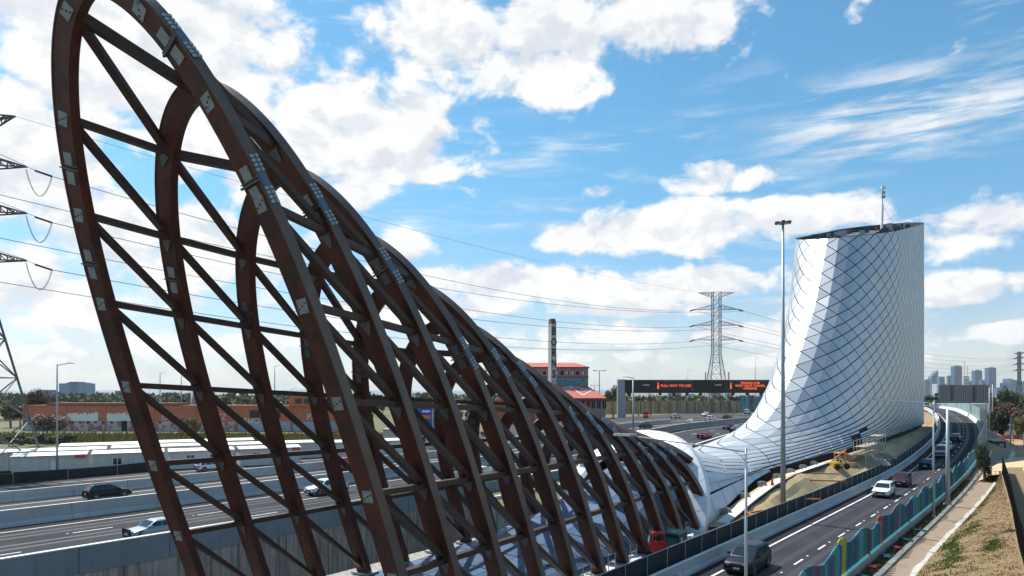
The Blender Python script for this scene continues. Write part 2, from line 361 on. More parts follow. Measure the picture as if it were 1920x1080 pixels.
# road side of the cutting: painted panels over a stained retaining wall
rw = barrier('retaining_wall', 'long concrete wall with blue grey parapet panels along the tunnel cutting', [(-.22, -.85), (-.22, 1.06), (.12, 1.06), (.12, -.85)], -70, 160, 6.4, lambda s: -54.15, zL, CONC_P, cap=[(-.27, 1.062), (-.27, 1.14), (.17, 1.14), (.17, 1.062)], part='parapet_panel')
for a in frange(-70, 157, 4.6)[:-1]:
    m = MB(); m.loft([[P(s, -54.5, -6.4), P(s, -54.5, zL(s) - .88), P(s, -54.10, zL(s) - .88), P(s, -54.10, -6.4)] for s in (a + .015, a + 4.57)]); at0(rw, m).build('wall_panel', CONC_ST, rw)
barrier('median_barrier', 'tall pale concrete median barrier beside the silver sedan', [(-.35, 0), (-.30, .2), (-.17, .45), (-.13, 1.5), (.13, 1.5), (.17, .45), (.36, .2), (.42, 0)], -70, 262, 8.0, lambda s: -73.55, zL, CONC, cap=[(-.14, 1.502), (-.14, 1.53), (.14, 1.53), (.14, 1.502)])
barrier('outer_barrier', 'pale concrete barrier behind the dark blue SUV with roof rails', JER(1.22), -70, 196, 6.0, lambda s: -89.95, zL, CONC, cap=[(-.12, 1.222), (-.12, 1.25), (.12, 1.25), (.12, 1.222)])
barrier('ramp_wall', 'low cream concrete wall in front of the long cutting wall', [(-.2, -6), (-.2, .35), (.2, .35), (.2, -6)], 60, 166, 8.0, lambda s: -49.8, lambda s: zL(s) - .2, CONC_W)
barrier('road_barrier', 'pale concrete barrier curving along the lower traffic lanes', JER(.92), -36, 330, 6.0, lambda s: tEL(s) - 1.5, zR, CONC, cap=[(-.12, .922), (-.12, .95), (.12, .95), (.12, .922)])
# black cloth fence of the outer carriageway
def cloth_fence(name, label, s0, s1, pan, tf, zf, h, z0, post=POLE, mat=BLACK, rail=True, wob=.0, pr=.035):
    root = thing(name, label, 'fence', P(s0, tf(s0), 0)); ss = frange(s0, s1, pan)
    for a, b in zip(ss[:-1], ss[1:]):
        m = MB(); ha, hb = h + random.uniform(-wob, wob), h + random.uniform(-wob, wob); n = 3
        pts = [a + (b - a) * i / n for i in range(n + 1)]
        m.loft([[P(s, tf(s) - .02, zf(s) + z0), P(s, tf(s) - .02, zf(s) + ha + (hb - ha) * i / n), P(s, tf(s) + .02, zf(s) + ha + (hb - ha) * i / n), P(s, tf(s) + .02, zf(s) + z0)] for i, s in enumerate(pts)])
        at0(root, m).build('cloth_panel', mat, root)
        m = MB(); m.tube(P(a, tf(a) + .07, zf(a) + z0 - .1), P(a, tf(a) + .07, zf(a) + h + .04), pr, n=6); at0(root, m).build('post', post, root)
        if rail:
            m = MB(); m.tube(P(a, tf(a) + .07, zf(a) + h), P(b, tf(b) + .07, zf(b) + h), pr * .8, n=6); at0(root, m).build('top_rail', post, root)
    return root
cloth_fence('cloth_fence', 'low black cloth fence between the outer lanes and the white cabins', -40, 122, 6.5, lambda s: -108.0 - max(0, s - 45) * .10, zL, 1.45, 0, rail=False, wob=.12)
cloth_fence('site_fence', 'black cloth site fence with pale posts behind the curving barrier', -30, 186, 2.75, lambda s: tEL(s) - 2.05, lambda s: zR(s), 2.0, .1)

# ------------------------------------------------------------------ median pad
pad_in = lambda s: interp(s, [16, 50, 56, 60, 63, 70, 77, 91, 130, 160, 200], [.42, .42, .75, 1.3, 1.85, 2.65, 3.05, 3.1, 3.15, 3.4, 4.4])
pad_out = lambda s: interp(s, [16, 50, 58, 66, 76, 100, 130, 160, 200], [.42, .42, .6, 1.0, 1.45, 1.6, 2.0, 3.0, 4.4])
def padz(s, t=-21.0):
    t1 = tEL(s) - 2.15; u = min(max((t + 20.6) / (t1 + 20.6), 0), 1); u = u * u * (3 - 2 * u); return pad_in(s) + (pad_out(s) - pad_in(s)) * u
ss = frange(-30, 62, 4); struct(strip('median_slab', ss, -23.2, lambda s: tEL(s) - 1.9, lambda s: .42, CONC_W, thick=3.4))
m = MB(); random.seed(3)
ss = frange(56, 190, 1.6); rows = []
for s in ss:
    t1 = tEL(s) - 2.15; r = []
    for k in range(9):
        u = k / 8; t = -22.4 + (t1 + 22.4) * u
        z = padz(s, t) + (0.0 if k in (0, 8) else random.uniform(-.06, .10)) + .28 * math.sin(s * .35) * math.sin(u * 3.1) * (1 if s > 70 else 0)
        r.append(P(s, t, z))
    rows.append(r)
for a, b in zip(rows[:-1], rows[1:]):
    for k in range(8): m.quad(a[k], a[k + 1], b[k + 1], b[k])
struct(m.build('sand_pad', SAND, smooth=True))
ss = frange(57, 97, 2.5); struct(strip('path', ss, -21.9, lambda s: -20.75 + .0 * s, lambda s: padz(s) + .12, CONC_W, thick=.3))
kb = thing('path_edging', 'dark timber edging along the pale path below the silver skin', 'edging', P(57, -20.7, 0))
for a, b in zip(ss[:-1], ss[1:]):
    m = MB(); m.loft([[P(s, -20.72, padz(s) - .1), P(s, -20.72, padz(s) + .33), P(s, -20.60, padz(s) + .33), P(s, -20.60, padz(s) - .1)] for s in (a + .02, b - .02)]); at0(kb, m).build('board', M('edging_timber', (.045, .03, .022), .9), kb)

# ------------------------------------------------------------------ weathering steel lattice (eel-trap arch)
HOOPS = [(-9.812, 32.555, 26.124, 22.074, 6.455, 27.542), (-7.835, 35.411, 26.867, 22.939, 6.429, 25.271), (-5.861, 38.27, 27.61, 23.869, 6.406, 23.06), (-3.892, 41.131, 28.353, 24.863, 6.39, 21.02), (-1.926, 43.995, 29.096, 25.922, 6.385, 19.196), (0.036, 46.862, 29.839, 27.046, 6.394, 17.419), (1.993, 49.731, 30.582, 28.234, 6.421, 15.811), (3.947, 52.603, 31.325, 29.487, 6.468, 14.336), (5.896, 55.478, 32.068, 30.805, 6.541, 12.971), (7.842, 58.355, 32.811, 32.188, 6.643, 11.648), (9.784, 61.235, 33.554, 33.635, 6.776, 10.758), (11.722, 64.117, 34.297, 35.147, 6.946, 10.073), (13.655, 67.002, 35.04, 36.724, 7.155, 9.293)]
PP, QQ, TA, TB = 1.7223, 2.7558, -.1501, .2478
ROW0 = [24.787, 21.842, 18.621, 15.223, 11.7, 8.007, 4.429]; ROW1 = [0, -4.924, -3.744, -2.662, -1.498, -.381, .024]; LDZ = .68
Z0 = .5; HW, HD = .41, .40
def hframe(i):
    x, y, ya, lam, w, hh = HOOPS[i]; ya = R(ya); lam = R(lam)
    n = Vector((math.sin(ya), math.cos(ya), 0)); ew = Vector((math.cos(ya), -math.sin(ya), 0)); eh = n * -math.sin(lam) + UZ * math.cos(lam)
    return Vector((x, y, Z0)), ew, eh, ew.cross(eh), w, hh, lam
def hw_at(w, t): t = min(max(t, 0), 1); return w * (1 + TA * t + TB * t * t) * max(1 - t ** QQ, 0) ** (1 / PP)
COL_S, COL_K = 55.2, .55
coll_s = lambda z: COL_S + COL_K * (z - .5)
def beyond_collar(p): return (p.dot(US) - coll_s(p.z)) > -.35
def hcurve(i):
    C, ew, eh, nn, w, hh, lam = hframe(i)
    ts = [j / 34 * .82 for j in range(34)] + [1 - .18 * (1 - j / 26) ** 2.2 for j in range(27)]
    L = [(-hw_at(w, t), t * hh) for t in ts]; Rr = [(-a, b) for a, b in L[::-1]][1:]
    return L + Rr
def node(i, sd, k):
    C, ew, eh, nn, w, hh, lam = hframe(i)
    z = ROW0[k] + ROW1[k] * i / 10 + (LDZ if sd < 0 else 0); t = (z - Z0) / math.cos(lam) / hh
    if t > .985: return None
    return C + ew * (sd * hw_at(w, t)) + eh * (t * hh)
def apex(i):
    C, ew, eh, nn, w, hh, lam = hframe(i); return C + eh * hh
lat = thing('steel_lattice', 'huge dark rust brown steel lattice of leaning arched ribs beside the freeway', 'lattice', P(20, -28, 0))
ORI = lat.location.copy()
def part(m, name, mat, parent=None): 
    m.v = [tuple(Vector(v) - ORI) for v in m.v]; return m.build(name, mat, parent or lat)
def surf_frame(i, sd, t):
    C, ew, eh, nn, w, hh, lam = hframe(i); a = Vector((sd * hw_at(w, t), t * hh)); b = Vector((sd * hw_at(w, t + .004), (t + .004) * hh)); tg2 = (b - a).normalized()
    tg = ew * tg2.x + eh * tg2.y; p = C + ew * a.x + eh * a.y; ac = tg.cross(nn); return p, tg, ac, nn
CUT = {}
for i in range(13):
    C, ew, eh, nn, w, hh, lam = hframe(i); cv = hcurve(i); n = len(cv)
    pts = [C + ew * a + eh * b for a, b in cv]
    keep = [not (i >= 10 and beyond_collar(p)) for p in pts]
    rings = []; frings = []
    for j, (a, b) in enumerate(cv):
        if not keep[j]: continue
        p0 = cv[max(j - 1, 0)]; p1 = cv[min(j + 1, n - 1)]; tx, ty = p1[0] - p0[0], p1[1] - p0[1]; l = math.hypot(tx, ty) or 1; nx, ny = -ty / l, tx / l
        hw = HW
        ring = []
        for (o, d) in ((-hw, -HD / 2), (hw, -HD / 2), (hw, HD / 2), (-hw, HD / 2)):
            ring.append(C + ew * (a + nx * o) + eh * (b + ny * o) + nn * -d)
        rings.append(ring)
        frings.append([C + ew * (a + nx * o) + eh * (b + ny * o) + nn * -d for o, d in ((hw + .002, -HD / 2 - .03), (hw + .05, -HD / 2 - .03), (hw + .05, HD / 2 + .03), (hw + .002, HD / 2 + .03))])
    m = MB(); m.loft(rings); hoop = part(m, 'rib', STEEL)
    m = MB(); m.loft(frings); part(m, 'flange', FLANGE_LIT, hoop)
    fz = -1                                                         # the face turned to the camera end
    front = -nn if nn.y > 0 else nn
    # node plates / gussets
    for sd in (-1, 1):
        for k in range(7):
            q = node(i, sd, k)
            if q is None or (i >= 10 and beyond_collar(q)): continue
            z = ROW0[k] + ROW1[k] * i / 10 + (LDZ if sd < 0 else 0); t = (z - Z0) / math.cos(lam) / hh
            p, tg, ac, _ = surf_frame(i, sd, t)
            if i == 0:
                m = MB(); m.box(p + front * (HD / 2 + .015), (.54, .46, .03), ((tg * 1 + ac * .12).normalized(), ac, front)); pl = part(m, 'node_plate', GALV, hoop)
                m = MB()
                for u in (-.17, 0, .17): m.tube(p + front * (HD / 2 + .03) + ac * u + tg * u * .5, p + front * (HD / 2 + .055) + ac * u + tg * u * .5, .035, n=8)
                part(m, 'bolt', BOLT, pl)
            else:
                m = MB(); c = p + front * (HD / 2 + .02) - tg * .30; e = .28
                tri = [c - ac * e + tg * .30, c + ac * e + tg * .30, c + ac * e * .2 - tg * .26, c - ac * e * .2 - tg * .26]
                m.loft([[v for v in tri], [v + front * .035 for v in tri]]); part(m, 'gusset_plate', M('gusset_steel', (.11, .115, .12), .6, .3, var=.3, scale=3) if i < 4 else STEEL2, hoop)
    # splices with cover plates and bolted outer strip
    for sd, tv in {0: ((-1, .80), (-1, .665), (1, .905), (1, .735)), 1: ((-1, .72), (1, .80))}.get(i, ((-1, .74), (1, .70 + .05 * (i % 3)))):
        p, tg, ac, _ = surf_frame(i, sd, tv)
        if i >= 10 and beyond_collar(p): continue
        for o in (-.36, .36):
            m = MB(); m.box(p + tg * o + front * (HD / 2 + .018), (.5, .40, .036), (tg, ac, front)); part(m, 'splice_plate', GALV if i < 2 else M('splice_dark', (.085, .09, .10), .55, .3), hoop)
        m = MB(); m.box(p + front * (HD / 2 + .05), (.07, .95, .10), (tg, ac, front)); m.box(p + tg * .12 + front * (HD / 2 + .02), (.04, .92, .04), (tg, ac, front)); part(m, 'splice_bar', M('splice_bar_steel', (.12, .12, .12), .5, .4), hoop)
        outw = ac if ac.dot(ew) * sd > 0 else -ac
        m = MB().mat(BLUEWHITE)
        m.box(p + outw * (HW + .055), (1.7, .02, HD * .8), (tg, outw, front)); m.mat(BOLTW)
        for u in [x * .16 for x in range(-5, 6)]:
            if abs(u) < .3: continue
            for v in (-.11, .11): m.box(p + outw * (HW + .08) + tg * u + front * v, (.10, .06, .13), (tg, outw, front))
        part(m, 'bolt_strip', BLUEWHITE, hoop)
    for sd in (-1, 1):                                              # pale base strip on the outer flange
        if i >= 10: continue
        p, tg, ac, _ = surf_frame(i, sd, .03); p2 = surf_frame(i, sd, .11)[0]; outw = ac if ac.dot(ew) * sd > 0 else -ac
        m = MB(); m.box((p + p2) / 2 + outw * (HW + .05), ((p2 - p).length, .03, HD * .5), ((p2 - p).normalized(), outw, front)); part(m, 'base_strip', BLUEWHITE, hoop)
        m = MB(); m.box(surf_frame(i, sd, 0)[0] + UZ * -.05, (1.5, 1.0, .12), (ew, nn.cross(ew), nn) if False else (ew, Vector((-ew.y, ew.x, 0)), UZ)); part(m, 'base_plate', GREY, hoop)
def bar(a, b, name, w, h):
    if a is None or b is None: return
    if beyond_collar(a) and beyond_collar(b): return
    m = MB(); m.beam(a, b, w, h, trim=.05); part(m, name, STEEL2)
for i in range(12):
    for sd in (-1, 1):
        for k in range(7):
            a, b = node(i, sd, k), node(i + 1, sd, k)
            if i + 1 >= 10 and b is not None and beyond_collar(b): b = None
            if a is not None and b is not None: bar(a, b, 'purlin', .32, .25)
            elif a is not None and (k == 0 or node(i, sd, k - 1) is None) and i < 10:
                bar(a, apex(i + 1), 'purlin', .36, .36)
            if k < 6:
                c = node(i + 1, sd, k + 1)
                if i + 1 >= 10 and c is not None and beyond_collar(c): c = None
                bar(a, c, 'diagonal', .36, .21)
            elif i + 1 < 11:
                C, ew, eh, nn, w, hh, lam = hframe(i + 1); bar(a, C + ew * (sd * w) + eh * .25, 'diagonal', .36, .21)
# foot railings along the feet of the lattice
for i in range(2, 10):
    C, ew, eh, nn, w, hh, lam = hframe(i); o = C + ew * (w + .1); C2 = hframe(i + 1)[0]; o2 = C2 + hframe(i + 1)[1] * (w + .1)
    a = o.lerp(o2, .32); b = o.lerp(o2, .62); a.z = b.z = .42
    rl = thing('hand_railing', 'small steel railing between lattice feet %s' % ['third and fourth', 'fourth and fifth', 'fifth and sixth', 'sixth and seventh', 'seventh and eighth', 'eighth and ninth', 'ninth and tenth', 'tenth and eleventh'][i - 2] + ' from the near end', 'railing', a, group='railings between the lattice feet')
    for q in (a, b):
        m = MB(); m.tube(q - a, q - a + UZ * 1.05, .035, n=6); m.build('railing_post', GREY, rl)
    for zz in (.55, 1.02):
        m = MB(); m.tube(UZ * zz, b - a + UZ * zz, .03, n=6); m.build('rail', GREY, rl)

# ------------------------------------------------------------------ silver clad ventilation tower
TS, TT, TB_ = 172.0, -31.03, 9.51                 # centre of the tower plan and its half width
S_NOSE, S_CAP, S_FAR, A_CAP = 136.64, 153.72, 202.69, 17.08
roof_z = lambda s, t: 51.12 + .233 * (s - 180) - .061 * (t - TT)
NOSE = smooth_table([0, 1, 2.4, 3.6, 4.4, 5.0, 5.6, 6.5, 8, 9, 10, 11, 13, 15, 17, 19, 22, 25, 28, 31, 34, 37, 40, 43], [-8, 11, 29, 46, 60, 71, 81, 89.5, 97.4, 100.2, 102.7, 104.5, 108.1, 111.6, 114, 116.5, 120, 123.4, 126.5, 128.8, 131, 133.1, 135.0, 136.64])
SILVER = None
def silver():
    m = bpy.data.materials.new('silver_panel'); m.use_nodes = True; nt = m.node_tree; b = nt.nodes['Principled BSDF']; L = nt.links.new
    b.inputs['Metallic'].default_value = .93; b.inputs['Roughness'].default_value = .36
    g = nt.nodes.new('ShaderNodeNewGeometry'); oi = nt.nodes.new('ShaderNodeObjectInfo')
    ad = nt.nodes.new('ShaderNodeMath'); ad.operation = 'ADD'; L(g.outputs['Random Per Island'], ad.inputs[0]); L(oi.outputs['Random'], ad.inputs[1])
    fr = nt.nodes.new('ShaderNodeMath'); fr.operation = 'FRACT'; L(ad.outputs[0], fr.inputs[0])
    n = nt.nodes.new('ShaderNodeTexNoise'); n.inputs['Scale'].default_value = .35; n.inputs['Detail'].default_value = 5; tcn = nt.nodes.new('ShaderNodeTexCoord'); L(tcn.outputs['Object'], n.inputs['Vector'])
    av = nt.nodes.new('ShaderNodeMath'); av.operation = 'MULTIPLY_ADD'; L(n.outputs[0], av.inputs[0]); av.inputs[1].default_value = .35; L(fr.outputs[0], av.inputs[2])
    mr = nt.nodes.new('ShaderNodeMapRange'); L(av.outputs[0], mr.inputs[0]); mr.inputs[2].default_value = 1.35
    mx = nt.nodes.new('ShaderNodeMix'); mx.data_type = 'RGBA'; L(mr.outputs[0], mx.inputs[0]); mx.inputs[6].default_value = (.49, .51, .535, 1); mx.inputs[7].default_value = (.62, .64, .66, 1); L(mx.outputs[2], b.inputs['Base Color'])
    r = nt.nodes.new('ShaderNodeMapRange'); L(fr.outputs[0], r.inputs[0]); r.inputs[3].default_value = .50; r.inputs[4].default_value = .60; L(r.outputs[0], b.inputs['Roughness'])
    return m
SILVER = silver()
def tower():
    tc_s = lambda s: TT + 1.43 * min(max((140 - s) / 85, 0), 1)
    zb = lambda s: interp(s, [50, 55, 58.5, 63, 70, 77, 91, 112, 140, 230], [.5, .6, 1.15, 2.1, 3.15, 3.65, 3.85, 3.9, 4.1, 5.2])
    bump = lambda s: 2.8 * (max(0, 78 - s) / 19) ** 2
    NH = 40; NC = 2 * NH; STEP = 1.72
    # level curves from the nose round the right side to the far end, divided evenly
    def level(z):
        a_ = S_CAP - (NOSE(z) if z < 43 else S_NOSE); c = []
        for k in range(141):
            f = math.pi - math.pi / 2 * (k / 140) ** 1.0; s_ = S_CAP + a_ * math.cos(f); c.append((s_, TB_ * math.sin(f)))
        for k in range(1, 25): c.append((S_CAP + (S_FAR - A_CAP - S_CAP) * k / 24, TB_))
        for k in range(1, 33): f = math.pi / 2 * k / 32; c.append((S_FAR - A_CAP + A_CAP * math.sin(f), TB_ * math.cos(f)))
        L = [0]
        for u, v in zip(c[:-1], c[1:]): L.append(L[-1] + math.hypot(u[0] - v[0], u[1] - v[1]))
        out = []; q = 1
        for j in range(NH + 1):
            d = L[-1] * j / NH
            while q < len(L) - 1 and L[q] < d: q += 1
            u = (d - L[q - 1]) / max(L[q] - L[q - 1], 1e-9); out.append((c[q - 1][0] + (c[q][0] - c[q - 1][0]) * u, c[q - 1][1] + (c[q][1] - c[q - 1][1]) * u))
        return out
    zs = []; z = 59.0
    while z > 0: zs.append(z); z -= .35 if z > 7 else .10
    LV = [(z, level(z)) for z in zs]
    paths = []
    for j in range(NC):
        k, sg = (j, 1) if j <= NH else (NC - j, -1); pl = []
        for z, lv in LV:
            s_, dt = lv[k]; t_ = tc_s(s_) + sg * dt; rz = roof_z(s_, t_)
            if z > rz + .35: continue
            zz = min(z, rz) + (bump(s_) * min(1, z / 4.4) if s_ < 78 else 0)
            if pl and (zz < zb(s_) or s_ < coll_s(zz) + .25): break
            pl.append(P(s_, t_, zz))
        Ls = [0]
        for u, v in zip(pl[:-1], pl[1:]): Ls.append(Ls[-1] + (v - u).length)
        paths.append((pl, Ls))
    def on(j, i):
        pl, Ls = paths[j % NC]; d = min(max(i * STEP + .04 * max(0, i - 16) ** 2, 0), Ls[-1])
        for k in range(1, len(Ls)):
            if d <= Ls[k] + 1e-9:
                u = (d - Ls[k - 1]) / max(Ls[k] - Ls[k - 1], 1e-9); return pl[k - 1].lerp(pl[k], u)
        return pl[-1]
    rows = [int(pl[1][-1] / STEP) + 2 for pl in paths]
    root = thing('ventilation_tower', 'curved silver tower clad in diamond panels sweeping down to a low neck', 'tower', P(TS, TT, 0)); o0 = root.location.copy()
    dia = []
    for j in range(NC):
        for i in range(-1, max(rows[j], rows[(j + 1) % NC], rows[j - 1]) + 1):
            if (i + j) % 2: continue
            T, Bt, Lf, Rt = on(j, i - 1), on(j, i + 1), on(j - 1, i), on(j + 1, i)
            ar = ((T - Lf).cross(Bt - Lf)).length / 2 + ((T - Rt).cross(Bt - Rt)).length / 2
            if ar < .25: continue
            c_ = (T + Bt + Lf + Rt) / 4; br_ = c_.x / c_.y
            if .5025 < br_ < .5150 and c_.z < 6.2 and c_.dot(UT) > -27: continue            # panels left out: dark opening in the skirt
            dia.append((T, Rt, Bt, Lf, ar))
    eye = Vector((0, 0, EYE))
    def score(d):
        c = (d[0] + d[1] + d[2] + d[3]) / 4; n = (d[1] - d[3]).cross(d[0] - d[2]); v = eye - c
        n1 = (d[1] - d[0]).cross(d[3] - d[0]) if n.length < 1e-6 else n
        out = c - P(TS + min(0, c.dot(US) - TS) * .9, TT, c.z - 3)
        if n1.dot(out) < 0: n1 = -n1
        f = n1.normalized().dot(v.normalized())
        return max(f, 0) * d[4] / v.length_squared
    dia.sort(key=score, reverse=True)
    def panel(m, d, inset=.095, thick=.05):
        T, Rt, Bt, Lf, ar = d; c = (T + Rt + Bt + Lf) / 4
        src = [T, Rt, Bt, Lf]; e1 = (Rt - Lf)
        if e1.length < 1e-4 or (T - Bt).length < 1e-4: return False
        e1.normalize(); n0 = e1.cross(T - Bt)
        if n0.length < 1e-5: return False
        n0.normalize(); e2 = n0.cross(e1); w = inset * .85
        pp = [((v - c).dot(e1), (v - c).dot(e2), (v - c).dot(n0)) for v in src]
        def off(i):                                               # corner where the two edges, moved inwards, meet
            a, b, d = pp[i - 1], pp[i], pp[(i + 1) % 4]
            u1 = (b[0] - a[0], b[1] - a[1]); u2 = (d[0] - b[0], d[1] - b[1]); l1 = math.hypot(*u1); l2 = math.hypot(*u2)
            if l1 < .05 or l2 < .05: return None
            n1 = (-u1[1] / l1, u1[0] / l1); n2 = (-u2[1] / l2, u2[0] / l2)
            if n1[0] * -b[0] + n1[1] * -b[1] < 0: n1 = (-n1[0], -n1[1])
            if n2[0] * -b[0] + n2[1] * -b[1] < 0: n2 = (-n2[0], -n2[1])
            k = 1 + n1[0] * n2[0] + n1[1] * n2[1]
            if k < .02: return None
            mx, my = (n1[0] + n2[0]) / k * w, (n1[1] + n2[1]) / k * w; l = math.hypot(mx, my); r = math.hypot(b[0], b[1])
            if l > .8 * r: mx, my = mx * .8 * r / l, my * .8 * r / l
            return c + e1 * (b[0] + mx) + e2 * (b[1] + my) + n0 * b[2] * (1 - min(.8, l / max(r, .01)))
        q = [off(i) or src[i].lerp(c, .04) for i in range(4)]
        tri = [t3 for t3 in ((0, 1, 2), (0, 2, 3)) if ((q[t3[1]] - q[t3[0]]).cross(q[t3[2]] - q[t3[0]])).length > .08]
        nrm = Vector()
        for t3 in tri: nrm += (q[t3[1]] - q[t3[0]]).cross(q[t3[2]] - q[t3[0]])
        if nrm.length < 1e-6: return False
        nrm.normalize(); out = c - P(min(max(c.dot(US) + 3, 60), TS), tc_s(c.dot(US)), c.z - 4)
        if nrm.dot(out) < 0: nrm = -nrm
        used = sorted({x for t3 in tri for x in t3}); idx = {x: n for n, x in enumerate(used)}; nn_ = len(used)
        vs = [q[x] - o0 for x in used] + [q[x] - nrm * thick - o0 for x in used]
        fs = [tuple(idx[x] for x in t3) for t3 in tri]
        for a, b in zip(used, used[1:] + used[:1]): fs.append((idx[a], idx[b], nn_ + idx[b], nn_ + idx[a]))
        m.add(vs, fs); return True
    for d in dia[:300]:
        m = MB()
        if panel(m, d): m.build('panel', SILVER, root)
    m = MB()
    for d in dia[300:]: panel(m, d)
    st = m.build('panel_cladding', SILVER, root); st['kind'] = 'stuff'
    # corner plates closing the skin down to the collar foot
    def side(s_, z, sg):
        r_ = (S_CAP - s_) / (S_CAP - NOSE(z)); zz = z + bump(s_) * min(1, z / 4.4); return P(s_, tc_s(s_) + sg * (TB_ * math.sqrt(max(0, 1 - r_ * r_)) - .03), zz)
    for sg in (1, -1):
        cs = frange(55.5, 76.5, 3.0)
        for a_, b_ in zip(cs[:-1], cs[1:]):
            for k in range(3):
                def pz_(s_, u):
                    lo = (zb(s_) - .1) / (1 + bump(s_) / 4.4); q = side(s_, max(.2, lo + (4.3 - lo) * u), sg); need = coll_s(q.z) + .2
                    return q if q.dot(US) >= need else side(need, max(.2, lo + (4.3 - lo) * u), sg)
                qd = [pz_(a_ + .04, k / 3 + .015), pz_(b_ - .04, k / 3 + .015), pz_(b_ - .04, (k + 1) / 3 - .015), pz_(a_ + .04, (k + 1) / 3 - .015)]
                if min((qd[0] - qd[1]).length, (qd[3] - qd[2]).length) < .1: continue
                m = MB(); m.add([v - o0 for v in qd], [(0, 1, 3), (1, 2, 3)] if (k + int(a_)) % 2 else [(0, 1, 2), (0, 2, 3)]); m.build('corner_panel', SILVER, root)
    # dark carrier shell behind the open joints
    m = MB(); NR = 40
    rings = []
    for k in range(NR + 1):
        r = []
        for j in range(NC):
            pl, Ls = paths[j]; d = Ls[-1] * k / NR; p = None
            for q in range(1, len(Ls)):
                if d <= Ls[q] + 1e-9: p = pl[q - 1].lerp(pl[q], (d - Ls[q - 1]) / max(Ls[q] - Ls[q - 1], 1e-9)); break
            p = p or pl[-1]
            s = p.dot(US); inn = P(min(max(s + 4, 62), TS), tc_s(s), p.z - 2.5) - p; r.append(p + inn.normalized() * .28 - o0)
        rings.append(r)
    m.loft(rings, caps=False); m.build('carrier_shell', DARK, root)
    # plinth, set back, standing on the pad
    for sg in (1, -1):
        m = MB(); st_ = []
        for s_ in frange(56.2, 130, 2.6):
            q = side(s_, max(.2, (zb(s_) - .1) / (1 + bump(s_) / 4.4)), sg); t_ = q.dot(UT) - sg * .55; st_.append([P(s_, t_, -.4) - o0, P(s_, t_, zb(s_) + .15) - o0])
        m.loft(st_, closed=False, caps=False); m.build('plinth', DARK, root)
    m = MB(); r0 = []
    for j in range(NC):
        p = paths[j][0][-1]; s_ = p.dot(US); t = p.dot(UT); u = tc_s(s_); t2 = u + (t - u) * .95
        if s_ < 126: continue
        r0.append([P(s_, t2, -.4) - o0, P(s_, t2, p.z + .2) - o0])
    m.loft(r0, closed=False, caps=False); m.build('plinth', DARK, root)
    # roof: recessed sloping deck
    r0 = []; r1 = []; r2 = []
    for j in range(NC):
        p = paths[j][0][0]; c = P(TS, TT, p.z); q = p.lerp(c, .03); r0.append(p + UZ * .02 - o0); r1.append(q + UZ * .02 - o0); r2.append(q - UZ * 1.3 - o0)
    m = MB(); m.loft([r0, r1, r2], caps=False); m.build('parapet', M('parapet_dark', (.03, .033, .04), .6), root)
    m = MB(); m.add(r2, [tuple(range(NC))]); m.build('roof', M('roof_membrane', (.09, .095, .105), .8, var=.3, scale=.3), root)
    random.seed(5)
    for k in range(26):
        a = random.uniform(0, 6.28); rr = random.uniform(.55, .93); s = 169.7 + 33 * rr * math.cos(a); t = TT + TB_ * rr * math.sin(a); z = roof_z(s, t) - 1.2
        m = MB(); h = random.uniform(.8, 1.7); m.box(P(s, t, z + h / 2) - o0, (random.uniform(.5, 1.8), random.uniform(.5, 1.4), h), (US, UT, UZ)); m.build('roof_unit', random.choice([GREY, M('roof_rust', (.18, .1, .08), .8), M('parapet_dark')]), root)
    # collar ring where the skin meets the lattice
    m = MB(); rings = []; rim = []
    W_, H_ = 7.25, 7.9
    for k in range(61):
        u = math.pi * k / 60; cx, cz = -math.cos(u), math.sin(u); cx = math.copysign(abs(cx) ** .86, cx); cz = cz ** .92
        tt = -29.6; z = .3 + H_ * cz
        def pt_(f, ds, dz=0): zz = .3 + H_ * cz * f; return P(COL_S + COL_K * (zz - .5) + ds, tt + W_ * cx * f, zz + dz) - o0
        rings.append([pt_(1.0, .75), pt_(1.035, .35), pt_(1.03, -.3), pt_(.86, -1.0), pt_(.80, -.9), pt_(.84, .5)])
    m.loft(rings); m.build('collar', M('collar_white', (.70, .71, .72), .45, .35, var=.06), root, smooth=False)
    for k in range(2, 60, 3):                                          # seams of the collar plates
        a, b = rings[k][2], rings[k][3]; m = MB(); n = (rings[k + 1][2] - rings[k - 1][2]).cross(b - a).normalized(); m.beam(a + n * .004, b + n * .004, .03, .02, up=n); m.build('collar_seam', GREY, root)
    # inner funnel lining that runs forward under the lattice
    lin = thing('portal_lining', 'faceted pale blue metal lining inside the foot of the lattice', 'lining', P(40, -29, 0)); l0 = lin.location.copy()
    ls = [22 + 2.9 * k for k in range(13)]
    hz = lambda s: interp(s, [20, 28, 34, 40, 46, 52, 58], [.0, .3, .7, 1.3, 2.3, 4.2, 6.2]); NL = 12
    grid = []
    for s in ls:
        r = []
        for k in range(NL + 1):
            u = math.pi * k / NL; r.append(P(s - .5 * math.cos(2 * u) * 0, -29.2 - 5.6 * math.cos(u), .12 + hz(s) * math.sin(u) ** .8))
        grid.append(r)
    LINM = M('lining_metal', (.075, .125, .21), .5, .3, var=.08, objvar=.18)
    for a in range(len(ls) - 1):
        for k in range(NL):
            c = (grid[a][k] + grid[a + 1][k + 1] + grid[a][k + 1] + grid[a + 1][k]) / 4
            if hz(ls[a]) < .05: continue
            q = [v + (c - v) * .035 for v in (grid[a][k], grid[a][k + 1], grid[a + 1][k + 1], grid[a + 1][k])]
            tris = ((0, 1, 2), (0, 2, 3)) if (a + k) % 2 else ((0, 1, 3), (1, 2, 3))
            m = MB(); cc = (q[0] + q[2]) / 2 + UZ * .07; m.add([v - l0 for v in q], tris); m.build('lining_panel', LINM, lin)
